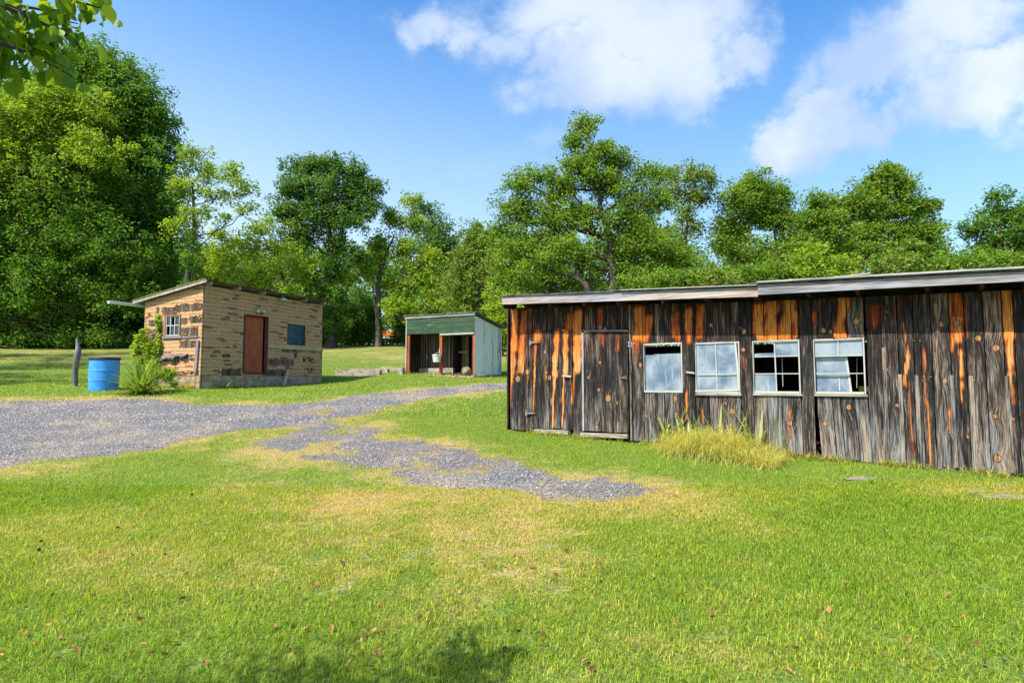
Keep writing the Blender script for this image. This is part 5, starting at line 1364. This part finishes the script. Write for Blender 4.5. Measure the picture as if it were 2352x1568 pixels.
tree('forked_tree', 'forked tree with yellowish leaves right of the tall round one, dark stems showing', 'tree', 868, 43,
     [(940, 465, 26, 28), (900, 500, 45, 30), (960, 510, 45, 34), (870, 560, 40, 34), (930, 570, 55, 40), (990, 590, 40, 36), (850, 620, 34, 26), (960, 640, 60, 44), (900, 650, 34, 26), (1000, 680, 44, 40), (930, 710, 60, 40), (870, 600, 26, 22)],
     'yellow', .20, 2.8, .55, 40, trunk=((868, 660), (880, 600), (905, 540)), tw=.24, seed=16, shell=.3, grow=1.1, dm=2.5)
tree('tree', 'dark green tree showing behind the forked yellowish one', 'tree', 1000, 52,
     [(985, 480, 26, 24), (1010, 520, 32, 30), (1030, 570, 26, 40), (990, 560, 36, 40), (1010, 640, 44, 50)], 'blue', .22, 3.2, .65, 36, tw=.25, seed=17, shell=.4)
tree('tree', 'grey green feathery tree directly behind the green fronted shed', 'tree', 1105, 40,
     [(1095, 535, 34, 28), (1130, 560, 38, 40), (1070, 590, 42, 40), (1110, 630, 60, 40), (1060, 660, 50, 40), (1140, 680, 56, 46), (1085, 715, 60, 40), (1160, 610, 40, 50), (1170, 730, 50, 40)], 'olive', .17, 3.3, .5, 42, tw=.2, seed=18, shell=.35)
# --- behind the dark coop
tree('large_forked_tree', 'largest tree behind the dark coop, pointed crown and heavy dark forked limbs', 'tree', 1405, 25,
     [(1345, 290, 38, 26), (1320, 325, 34, 28), (1370, 350, 55, 34), (1330, 385, 62, 34), (1420, 370, 40, 30), (1390, 420, 70, 40), (1290, 430, 55, 38), (1240, 400, 42, 22), (1190, 425, 42, 28), (1190, 480, 50, 40), (1450, 440, 55, 34), (1500, 395, 42, 26), (1260, 490, 70, 42),
      (1340, 500, 70, 40), (1430, 500, 60, 40), (1160, 540, 55, 45), (1510, 460, 45, 34), (1230, 560, 70, 40), (1320, 590, 60, 34), (1420, 570, 70, 40), (1500, 560, 60, 50), (1560, 600, 60, 44), (1180, 610, 60, 40), (1250, 640, 60, 30), (1460, 630, 70, 36), (1560, 650, 60, 30), (1340, 650, 60, 22), (1620, 640, 40, 30)],
     'mid', .125, 3.6, .42, 46, trunk=((1408, 640), (1404, 560), (1380, 470), (1372, 400)), tw=.26, seed=21, shell=.3, grow=1.3, dm=2.9, lt=1.7)
tree('leaning_trunk_tree', 'tree whose pale thick trunk leans left just above the dark coop roof', 'tree', 1365, 22,
     [(1250, 600, 60, 34), (1200, 640, 50, 30), (1180, 570, 40, 34), (1300, 560, 50, 26)], 'mid', .12, 2.6, .4, 44, trunk=((1350, 665), (1310, 612), (1262, 585)), tw=.19, seed=22, shell=.3)
tree('tree', 'sparse reddish olive tree on the right shoulder of the largest tree', 'tree', 1575, 29,
     [(1545, 400, 36, 28), (1595, 395, 46, 26), (1630, 410, 22, 34), (1560, 440, 42, 34), (1610, 450, 36, 30), (1570, 490, 36, 30), (1600, 520, 28, 22), (1550, 530, 34, 26)], 'olive', .15, 2.2, .45, 34, trunk=((1575, 560), (1580, 470)), tw=.15, seed=23, shell=.25)
tree('tree', 'rounded tree with a dark forked stem showing below its crown, right of the largest tree', 'tree', 1790, 29,
     [(1730, 425, 50, 30), (1690, 455, 48, 34), (1780, 450, 55, 34), (1740, 490, 70, 36), (1680, 520, 44, 26), (1800, 510, 44, 34), (1820, 560, 40, 26), (1700, 580, 40, 18), (1850, 540, 30, 30), (1660, 560, 26, 26)], 'mid', .14, 3.3, .45, 44, trunk=((1795, 600), (1785, 560), (1770, 500)), tw=.17, seed=24, shell=.25, grow=1.36, dm=3.8)
tree('tree', 'wide windblown tree with pointed tips reaching to the right, right of the rounded one', 'tree', 2010, 28,
     [(2040, 395, 34, 28), (2010, 425, 44, 32), (2070, 430, 38, 30), (1985, 470, 50, 34), (2060, 480, 60, 34), (2130, 475, 38, 22), (1930, 480, 44, 30), (1900, 510, 50, 40), (2000, 530, 70, 40), (2090, 540, 60, 38), (2140, 530, 30, 26), (1950, 570, 70, 40), (2060, 590, 70, 36), (2130, 590, 44, 34), (1880, 460, 30, 18), (1860, 500, 40, 34), (1850, 560, 50, 36)],
     'mid', .14, 3.6, .45, 46, trunk=((2010, 580), (2020, 480), (2040, 420)), tw=.2, seed=25, tilt=(.5, 0, .25), shell=.25, grow=1.34, dm=3.8)
tree('tree', 'darker tree at the right edge behind the coop with layered branches', 'tree', 2330, 31,
     [(2290, 455, 22, 22), (2300, 490, 44, 24), (2250, 520, 50, 20), (2340, 500, 50, 30), (2300, 550, 60, 30), (2370, 560, 50, 50), (2260, 575, 44, 24), (2330, 600, 70, 30), (2420, 480, 50, 60), (2450, 600, 60, 60)], 'dark', .17, 3.2, .5, 42, tw=.22, seed=26, shell=.35)
# --- low leafy growth just behind the coop roof
lows = [(1470, 21, [(1480, 655, 60, 26), (1540, 640, 50, 30)], 'leftmost low leafy shrub showing over the coop roof, at the foot of the largest tree'),
        (1620, 21, [(1600, 650, 60, 34), (1660, 630, 44, 34)], 'low leafy shrub over the coop roof between the largest tree and the rounded one'),
        (1740, 22, [(1730, 630, 60, 26), (1790, 622, 50, 24)], 'low light green shrub over the coop roof, below the rounded tree'),
        (1890, 22, [(1870, 600, 60, 34), (1920, 615, 60, 24), (1830, 620, 40, 24)], 'widest low light green shrub over the coop roof, left of the windblown tree'),
        (2040, 22, [(2020, 610, 60, 26), (2080, 605, 50, 24)], 'low shrub over the coop roof beneath the windblown tree'),
        (2200, 23, [(2180, 610, 50, 18), (2230, 600, 44, 18)], 'low shrub in the gap over the coop roof left of the dark right edge tree'),
        (2330, 23, [(2300, 595, 60, 24), (2380, 590, 60, 28)], 'rightmost low light green shrub over the coop roof')]
for i, (px, Y, cl_, lab) in enumerate(lows):
    cl2 = cl_ + [(c[0], c[1] + 60, c[2], 50) for c in cl_]
    tree('shrub', lab, 'shrub', px, Y, cl2, ['mid', 'olive', 'mid', 'yellow', 'olive', 'mid', 'mid'][i], .12, 2.4, .38, 46, tw=.06, group='shrubs behind the coop', seed=40 + i, shell=.4)
tree('shrub', 'leafy shrub filling the gap between the green fronted shed and the dark coop', 'shrub', 1160, 36, [(1150, 700, 40, 40), (1160, 760, 44, 36), (1200, 740, 40, 50)], 'bright', .17, 3.5, .5, 42, tw=.07, seed=49)

# --- woodland trees further back, seen between the near ones
back = [(330, 52, [(350, 560, 60, 50), (330, 620, 60, 60), (380, 640, 60, 60), (340, 700, 70, 50)], 'bright', 'sunlit pale green woodland tree between the dark giant and the slim tree'),
        (480, 55, [(500, 620, 60, 44), (470, 680, 70, 50), (540, 700, 60, 50), (500, 745, 70, 30)], 'yellow', 'woodland tree straight behind the tan shed, left half of its roof'),
        (600, 54, [(590, 650, 60, 44), (640, 700, 60, 50), (580, 730, 60, 40)], 'mid', 'woodland tree straight behind the tan shed, right half of its roof'),
        (705, 58, [(690, 600, 34, 50), (700, 680, 40, 50), (705, 745, 44, 34)], 'mid', 'narrow woodland tree just left of the ivy covered trunk'),
        (820, 56, [(830, 690, 30, 40), (815, 740, 44, 34), (850, 745, 34, 30)], 'blue', 'dark cone shaped evergreen between the ivy covered trunk and the forked stems'),
        (1050, 58, [(1050, 620, 50, 50), (1040, 690, 50, 50), (1070, 740, 60, 40)], 'yellow', 'woodland tree behind the left end of the green fronted shed'),
        (120, 50, [(100, 600, 90, 70), (180, 660, 80, 70), (60, 700, 90, 60), (150, 740, 80, 34)], 'bright', 'sunlit woodland tree glowing through the shade under the left trees'),
        (260, 52, [(250, 640, 60, 60), (240, 710, 60, 50), (290, 740, 50, 34)], 'yellow', 'woodland tree standing in the shade left of the tan shed'),
        (1230, 50, [(1230, 640, 60, 60), (1220, 720, 60, 60), (1180, 660, 50, 60)], 'olive', 'woodland tree behind the left end of the dark coop'),
        (1700, 40, [(1690, 560, 50, 50), (1740, 600, 60, 50)], 'mid', 'background tree filling the gap left of the rounded tree behind the coop'),
        (1880, 40, [(1870, 530, 50, 50), (1900, 590, 70, 50)], 'blue', 'background tree between the rounded tree and the windblown one'),
        (2110, 40, [(2090, 560, 60, 40), (2150, 590, 50, 36)], 'dark', 'background tree behind the right side of the windblown tree'),
        (1500, 40, [(1480, 540, 60, 60), (1540, 590, 60, 50)], 'mid', 'background tree behind the right limbs of the largest tree'),
        (-60, 52, [(-60, 620, 90, 80), (-40, 720, 90, 60)], 'mid', 'woodland tree at the far left edge')]
for i, (px, Y, cl_, pl, lab) in enumerate(back):
    tree('woodland_tree', lab, 'tree', px, Y, cl_, pl, .27, 3.4, .8, 32, tw=.18, group='woodland trees behind the field', seed=60 + i, shell=.35)
# --- far woods that read as one mass
r = np.random.default_rng(500)
M0 = 9000
X_ = r.uniform(-95, 80, M0); Y_ = 72 + r.uniform(-6, 6, M0) + .1 * np.abs(X_)
top_ = 9.0 + 7 * fbm(X_ / 9.0, X_ * 0 + 2.0, 77, 3)
Z_ = terr(X_, Y_) + top_ * r.random(M0) ** .8
C_, A_, S_, Cc_ = cluster_leaves(np.stack([X_, Y_, Z_], -1), 1.0, 26, .42, 'mid', r, .7)
V_, F_, Cc_ = leaf_mesh(C_, A_, S_, .55, Cc_)
tag(mesh_obj('distant_woods', V_, F_, LEAF, None, None, {'col': ('FLOAT_COLOR', Cc_)}), 'continuous belt of distant woods behind the field', 'woods', kind='stuff')
# --- hedge row along the far edge of the field
hx = [(-70, 'mid'), (30, 'dark'), (110, 'mid'), (190, 'dark'), (300, 'dark'), (380, 'mid'), (470, 'mid'), (560, 'dark'), (650, 'mid'), (730, 'dark'), (800, 'dark'), (848, 'dark'), (925, 'dark'), (985, 'mid'), (1060, 'mid'), (1130, 'dark'), (1200, 'mid')]
hl = ['at the far left edge', 'far left of the wooden post', 'straight above the wooden post', 'above the blue barrel', 'behind the left corner of the tan shed', 'behind the tan shed chimney side', 'hidden mostly by the tan shed', 'behind the middle of the tan shed', 'behind the tan shed boarded window',
      'just right of the tan shed', 'at the foot of the ivy covered trunk', 'left of the gap with the orange truck', 'right of the gap with the orange truck', 'left of the green fronted shed', 'behind the green fronted shed', 'behind the white side wall', 'left of the dark coop corner']
hl[5] = 'behind the tan shed side window'
for i, ((px, pl), lab) in enumerate(zip(hx, hl)):
    Y = 46 + random.uniform(-1, 1.5)
    wide = 30 if px in (848, 925) else 52
    hh_ = random.uniform(700, 735)
    cl_ = [(px, 775, wide, 24), (px - wide * .3, 750, wide * .6, 28), (px + wide * .3, 745, wide * .6, 30), (px, hh_, wide * .7, 30)]
    tree('hedge_shrub', 'dark hedge shrub on the far field edge, ' + lab, 'shrub', px, Y, cl_, pl, .21, 3.2, .6, 34, tw=.06, group='hedge along the far edge of the field', seed=80 + i, shell=.3)
# low weeds below the gap
tree('hedge_shrub', 'lowest hedge shrub, right under the gap showing the orange truck', 'shrub', 885, 45, [(885, 790, 30, 8)], 'dark', .2, 3, .4, 30, tw=.03, group='hedge along the far edge of the field', seed=99)

# --- trees out of frame to the left, whose shade lies on the lawn
X1_ = CX - 24.6 / 17.6 * FOC
tree('tree', 'tree left of the frame whose shade falls across the lawn by the wooden post', 'tree', X1_, 17.6,
     [(X1_ + a_, b_, 170, 110, dy_) for a_, b_, dy_ in ((0, 40, 0), (-150, 160, 2), (110, 150, -1.5), (0, 260, 2), (-60, 320, -2), (60, 60, 3))], 'mid', .22, 1.5, .75, 34, tw=.3, seed=120)
X0_ = CX - 29.0 / 26.5 * FOC
tree('tree', 'second tree left of the frame, further back, shading the far lawn', 'tree', X0_, 26.5, [(X0_ + a_, b_, 120, 90, dy_) for a_, b_, dy_ in ((0, 230, 0), (-120, 330, 2), (50, 350, -2), (-40, 430, 3), (0, 150, 2))], 'mid', .22, 1.8, .75, 34, tw=.3, seed=121)

# ------------------------------------------------------------------ overhanging branch of the near tree, top left
r = np.random.default_rng(33)
nt = empty('near_tree', (-3.4, .2, g(-3.4, .2)), 'near tree with broad drooping leaves hanging into the top left corner', 'tree')
C = []; A = []; m_ = MB()
base = np.array([-3.4, .2, g(-3.4, .2)])
tp = [base - np.array([0, 0, .2]), base + np.array([.1, .1, 1.4]), base + np.array([.25, .2, 2.6]), base + np.array([.3, .3, 4.2])]
m_.tube(tp, [.14, .11, .09, .05], 10)
def twig(P, R, nleaf, spread=.035, dens_=1.0):
    P = np.array(P, float); m_.tube(P, np.linspace(R, .0018, len(P)), 5)
    T = np.linspace(0, 1, len(P))
    for k in range(nleaf):
        t = r.random(); p = np.array([np.interp(t, T, P[:, j]) for j in range(3)])
        a = np.array([r.normal() * .45, r.normal() * .45, -1.0 + r.normal() * .35]); a /= np.linalg.norm(a)
        C.append(p + a * .03 + r.normal(size=3) * spread * np.array([1, 1, .6])); A.append(a)
root = base + np.array([.25, .2, 2.5])
def n_at(px, py, Y): return at(px, py, Y)
tw_list = [((-120, 60, 1.6), (0, 100, 1.8), (60, 120, 1.9), (120, 150, 1.95), (165, 175, 1.95), 50), ((-100, 0, 1.6), (20, 20, 1.8), (110, 60, 1.9), (170, 90, 1.95), (190, 120, 1.95), 56),
           ((-120, 90, 1.6), (-40, 130, 1.8), (0, 150, 1.9), (10, 160, 1.9), (20, 170, 1.9), 22), ((-80, 20, 1.8), (0, 50, 2.0), (50, 70, 2.1), (90, 60, 2.1), (130, 80, 2.1), 50),
           ((-150, -80, 1.5), (0, -60, 1.8), (100, -20, 1.9), (200, 10, 1.95), (232, 20, 1.95), 60), ((-150, -40, 1.5), (-20, 0, 1.8), (60, 30, 1.9), (130, 45, 1.95), (180, 55, 2.0), 66),
           ((-150, 0, 1.5), (-40, 40, 1.8), (40, 65, 1.95), (110, 95, 2.0), (160, 140, 2.0), 66), ((-150, 40, 1.6), (-60, 60, 1.8), (0, 80, 2.0), (60, 100, 2.0), (110, 110, 2.0), 48),
           ((-150, 60, 1.5), (-80, 70, 1.7), (-40, 90, 1.8), (0, 105, 1.9), (20, 125, 1.9), 30), ((-100, -120, 1.6), (0, -110, 1.7), (80, -90, 1.8), (150, -60, 1.9), (220, -20, 1.95), 50),
           ((-60, -20, 1.9), (20, 10, 2.1), (80, 20, 2.2), (130, 30, 2.2), (170, 20, 2.2), 46)]
for t in tw_list:
    P = [root] + [n_at(*q) for q in t[:-1]]; twig(P, .012, t[-1])
# upper crown, above the frame, which throws the shade at the bottom of the photograph
ctrs = [(-3.3, 1.38, 3.5, .42), (-2.95, 1.42, 3.5, .42), (-2.6, 1.45, 3.45, .42), (-3.8, 1.3, 3.5, .4), (-2.7, 1.0, 3.9, .7), (-3.4, .5, 4.4, .9), (-2.9, .3, 3.6, .6)]
for cx_, cy_, cz_, rd in ctrs:
    for k in range(int(24 * (rd / .5) ** 2) + 3):
        e = np.array([cx_, cy_, cz_]) + r.normal(size=3) * rd * np.array([.5, .5, .35])
        s0 = base + np.array([.28, .25, 3.0 + r.random()]); twig([s0, (s0 + e) / 2 + r.normal(size=3) * .05, e], .008, 24, .09)
C = np.array(C); A = np.array(A); M = len(C)
lo, hi = np.array((.08, .19, .014)), np.array((.27, .40, .026))
tb = r.random(M); Cc = np.concatenate([lo + (hi - lo) * tb[:, None], np.ones((M, 1))], 1)
V, F, Cc = leaf_mesh(C, A, .052 * (.7 + .6 * r.random(M)), .72, Cc, seed=3, shape6=True)
mesh_obj('crown', V, F, LEAF, nt, None, {'col': ('FLOAT_COLOR', Cc)})
m_.build('trunk', BARKM, nt, smooth=True)

# ------------------------------------------------------------------ blades: yucca, iris, tall dry grass
def blades(name, label, cat, bases, H, wdt, colA, colB, spread, seed, kind=None, segs=5, droop=.5, group=None, tagit=True, hm=1.0):
    r = np.random.default_rng(seed); M = len(bases); a = r.random(M) * 2 * math.pi
    el = spread[0] + (spread[1] - spread[0]) * r.random(M); L = H * (.45 + .8 * r.random(M)) * hm; w = wdt * (.7 + .6 * r.random(M))
    dirh = np.stack([np.cos(a), np.sin(a), 0 * a], -1); side = np.stack([-np.sin(a), np.cos(a), 0 * a], -1)
    rows = []
    for k in range(segs + 1):
        t = k / segs; e = el - droop * t * t * r.uniform(.6, 1.2, M)
        if k == 0: P = bases.copy()
        else: P = P + (dirh * np.cos(e)[:, None] + np.array([0, 0, 1.0]) * np.sin(e)[:, None]) * (L / segs)[:, None]
        ww = w * (1 - t ** 2.2) * (.6 + .4 * min(1, t * 4)); ww = np.maximum(ww, .0008)
        rows.append(P - side * ww[:, None] / 2); rows.append(P + side * ww[:, None] / 2)
    V = np.stack(rows, 1); k2_ = 2 * (segs + 1)
    F = np.concatenate([np.arange(M)[:, None] * k2_ + np.array([[2 * k, 2 * k + 1, 2 * k + 3, 2 * k + 2]]) for k in range(segs)], 0)
    tb = r.random((M, 1)); Cc = np.concatenate([np.array(colA) + (np.array(colB) - np.array(colA)) * tb, np.ones((M, 1))], 1)
    o = mesh_obj(name, V.reshape(-1, 3), F, GRASSM, None, bases.mean(0), {'col': ('FLOAT_COLOR', np.repeat(Cc, k2_, 0))})
    if tagit: tag(o, label, cat, group, kind)
    return o
def scatter(cx_, cy_, rx, ry, M, r, ang=0):
    t = r.random(M) * 2 * math.pi; q = np.sqrt(r.random(M)); x, y = rx * q * np.cos(t), ry * q * np.sin(t)
    X = cx_ + x * math.cos(ang) - y * math.sin(ang); Y = cy_ + x * math.sin(ang) + y * math.cos(ang)
    return np.stack([X, Y, terr(X, Y)], -1)
r = np.random.default_rng(4)
yp = at(325, 893, 16.4)
blades('yucca', 'spiky yucca plant with long green sword leaves beside the blue barrel', 'plant', scatter(yp[0], yp[1], .14, .14, 330, r), 1.05, .036, (.07, .17, .026), (.28, .40, .08), (.12, 1.5), 5, droop=.75)
# leafy bush and vine against the tan shed
tree('bush', 'low leafy bush between the yucca and the tan shed', 'bush', 385, 17.0, [(380, 862, 30, 24), (350, 845, 26, 22), (400, 880, 16, 12)], 'yellow', .075, 4.5, .17, 44, tw=.02, seed=201, shell=.4, grow=1.0, dm=1.2)
vine = tree('climbing_vine', 'bright green vine climbing the torn side wall of the tan shed', 'vine', 345, 18.9, [(322, 775, 16, 16), (340, 800, 22, 26), (355, 815, 22, 22), (318, 800, 12, 30), (340, 830, 26, 20), (366, 770, 6, 26), (362, 740, 5, 20), (368, 800, 12, 16), (330, 760, 9, 9)], 'bright', .085, 4.0, .15, 40, tw=.02, seed=202, shell=.3, cd=.35, grow=1.08, dm=1.7)
# straw coloured grass clump against the coop
r = np.random.default_rng(9)
gl, gr_ = ground_at(1530, 1035), ground_at(1800, 1075)
bs = []
for i in range(7500):
    t = r.random() * 1.0; s_ = 1.55 + t * 2.25 
    s_ = BF.pix(1545, 1010)[0] + t * (BF.pix(1812, 1060)[0] - BF.pix(1545, 1010)[0]); d_ = .12 + r.random() * (.5 + .42 * t)
    p = BF.w(s_, 0, d_); bs.append((p[0], p[1], 0))
bs = np.array(bs); bs[:, 2] = terr(bs[:, 0], bs[:, 1])
_s = (bs[:, :2] - BARN_P) @ BARN_D
_t = (_s - _s.min()) / (_s.max() - _s.min())
hm_ = (.45 + .85 * fbm(_s * 3.2, bs[:, 1] * 2.5, 91, 3)) * (.55 + .6 * np.sin(np.pi * np.clip(_t * 1.02 + .08, 0, 1)))
blades('tall_grass_clump', 'straw yellow clump of long tangled grass growing against the dark coop below its windows', 'grass clump', bs, .64, .007, (.24, .36, .04), (.70, .58, .21), (.35, 1.5), 7, droop=2.1, hm=hm_)
ir = [(1545, 1035), (1560, 1020), (1580, 1030), (1590, 1035), (1612, 1025), (1660, 1030), (1690, 1035), (1715, 1028), (1745, 1035), (1790, 1058), (1530, 1032), (1730, 1045)]
bi = []
for (px, py) in ir:
    s_ = BF.pix(px, py)[0]; p = BF.w(s_, 0, .22); 
    for k in range(4): bi.append((p[0] + r.normal() * .03, p[1] + r.normal() * .03, 0))
bi = np.array(bi); bi[:, 2] = terr(bi[:, 0], bi[:, 1])
blades('iris_leaves', 'pale green iris leaves standing up out of the straw coloured grass clump', 'plant', bi, .80, .038, (.20, .30, .05), (.46, .52, .18), (1.0, 1.5), 8, droop=.35)
p1 = SLf.w(.35, 0, .25); p2 = SF.w(.7, 0, .2); p3 = SLf.w(.65, 0, .2)
blades('iris_plant', 'small green iris plant at the foundation of the tan shed, right of its corner', 'plant', scatter(p2[0], p2[1], .14, .08, 22, r), .42, .03, (.07, .16, .03), (.24, .34, .07), (.4, 1.4), 18)
blades('iris_plant', 'pale yellow iris tuft in front of the sunlit end of the tan shed foundation', 'plant', scatter(p1[0], p1[1], .28, .12, 110, r), .33, .02, (.22, .26, .06), (.52, .46, .18), (.6, 1.5), 19)

# weeds where the mower cannot reach, along the feet of the buildings
wb_ = []
for fr_, L_, nn_ in ((BF, 9.6, 5200), (SF, LF, 1300), (SLf, LL, 500), (RF, RW, 260), (RS, LS, 260)):
    for i in range(nn_):
        s_ = r.random() * L_
        if vnoise(np.array([s_ * 2.3]), np.array([float(nn_)]), 5)[0] + r.random() * .5 < .55: continue
        p_ = fr_.w(s_, 0, .01 + abs(r.normal()) * .07); wb_.append((p_[0], p_[1], 0))
wb_ = np.array(wb_); wb_[:, 2] = terr(wb_[:, 0], wb_[:, 1])
blades('wall_weeds', 'untrimmed grass and weeds along the feet of the walls', 'weeds', wb_, .15, .009, (.14, .26, .03), (.55, .48, .16), (.4, 1.5), 23, kind='stuff', droop=1.2)
# weedy coarser tufts in the foreground lawn
r = np.random.default_rng(77)
tf = []
for i in range(90):
    Y = 2.6 + 6 * r.random() ** 1.3; X = (r.random() * 2 - 1) * Y * .85
    if masks(np.array([X]), np.array([Y]))[0][0] > .1: continue
    for k in range(r.integers(5, 14)): tf.append((X + r.normal() * .04, Y + r.normal() * .04, 0))
tf = np.array(tf); tf[:, 2] = terr(tf[:, 0], tf[:, 1])
blades('coarse_grass', 'scattered coarser blades of grass in the near lawn', 'grass', tf, .12, .0065, (.10, .20, .03), (.30, .38, .09), (.3, 1.3), 21, kind='stuff', droop=.9)

# fallen leaves on the lawn, one object each
m, n = new_mat('dead_leaf'); oi = n.n.new('ShaderNodeObjectInfo')
finish(n, n.mix(oi.outputs['Random'], (0.09, 0.035, 0.018), (0.42, 0.21, 0.08)), .75, None, .2)
me = None
r = np.random.default_rng(55)
spots = [(270, 1218), (470, 1262), (170, 1310), (545, 1328), (700, 1455), (725, 1350), (850, 1540), (1050, 1445), (830, 1480), (330, 1488), (140, 1470), (1300, 1270), (1180, 1280), (1625, 1360), (1500, 1330), (1660, 1400), (1505, 1390), (1640, 1480), (2010, 1508), (1440, 1385), (870, 1395), (600, 1380), (960, 1420), (380, 1280), (1065, 1248), (1110, 1300)]
while len(spots) < 190: spots.append((r.uniform(0, 1700) if r.random() < .8 else r.uniform(1700, 2352), 1130 + 420 * r.random() ** .8))
grp = 'brown fallen leaves on the lawn'; k = 0
for px, py in spots:
    q = ground_at(px, py)
    if masks(q[:1], q[1:2])[0][0] > .3: continue
    if me is None:
        V = np.array([(-.5, 0, 0), (-.25, .24, .09), (.05, .28, .12), (.5, 0, .05), (.05, -.26, .14), (-.25, -.22, .08), (0, 0, 0)], float)
        me = bpy.data.meshes.new('fallen_leaf'); me.from_pydata(V.tolist(), [], [(0, 1, 6), (1, 2, 6), (2, 3, 6), (3, 4, 6), (4, 5, 6), (5, 0, 6)]); me.materials.append(m)
        o = bpy.data.objects.new('fallen_leaf', me)
        tag(o, 'curled brown dead leaf lying on the near lawn', 'leaf', grp); first = o
    else: o = first.copy()
    COL.objects.link(o)
    o.location = (float(q[0]), float(q[1]), g(q[0], q[1]) + .022); sc_ = float(r.uniform(.026, .058)); o.scale = (sc_, sc_, sc_ * r.uniform(.6, 1.5))
    o.rotation_euler = (float(r.normal() * .5), float(r.normal() * .5), float(r.uniform(0, 6.28)))
print('leaf faces', NLEAF)
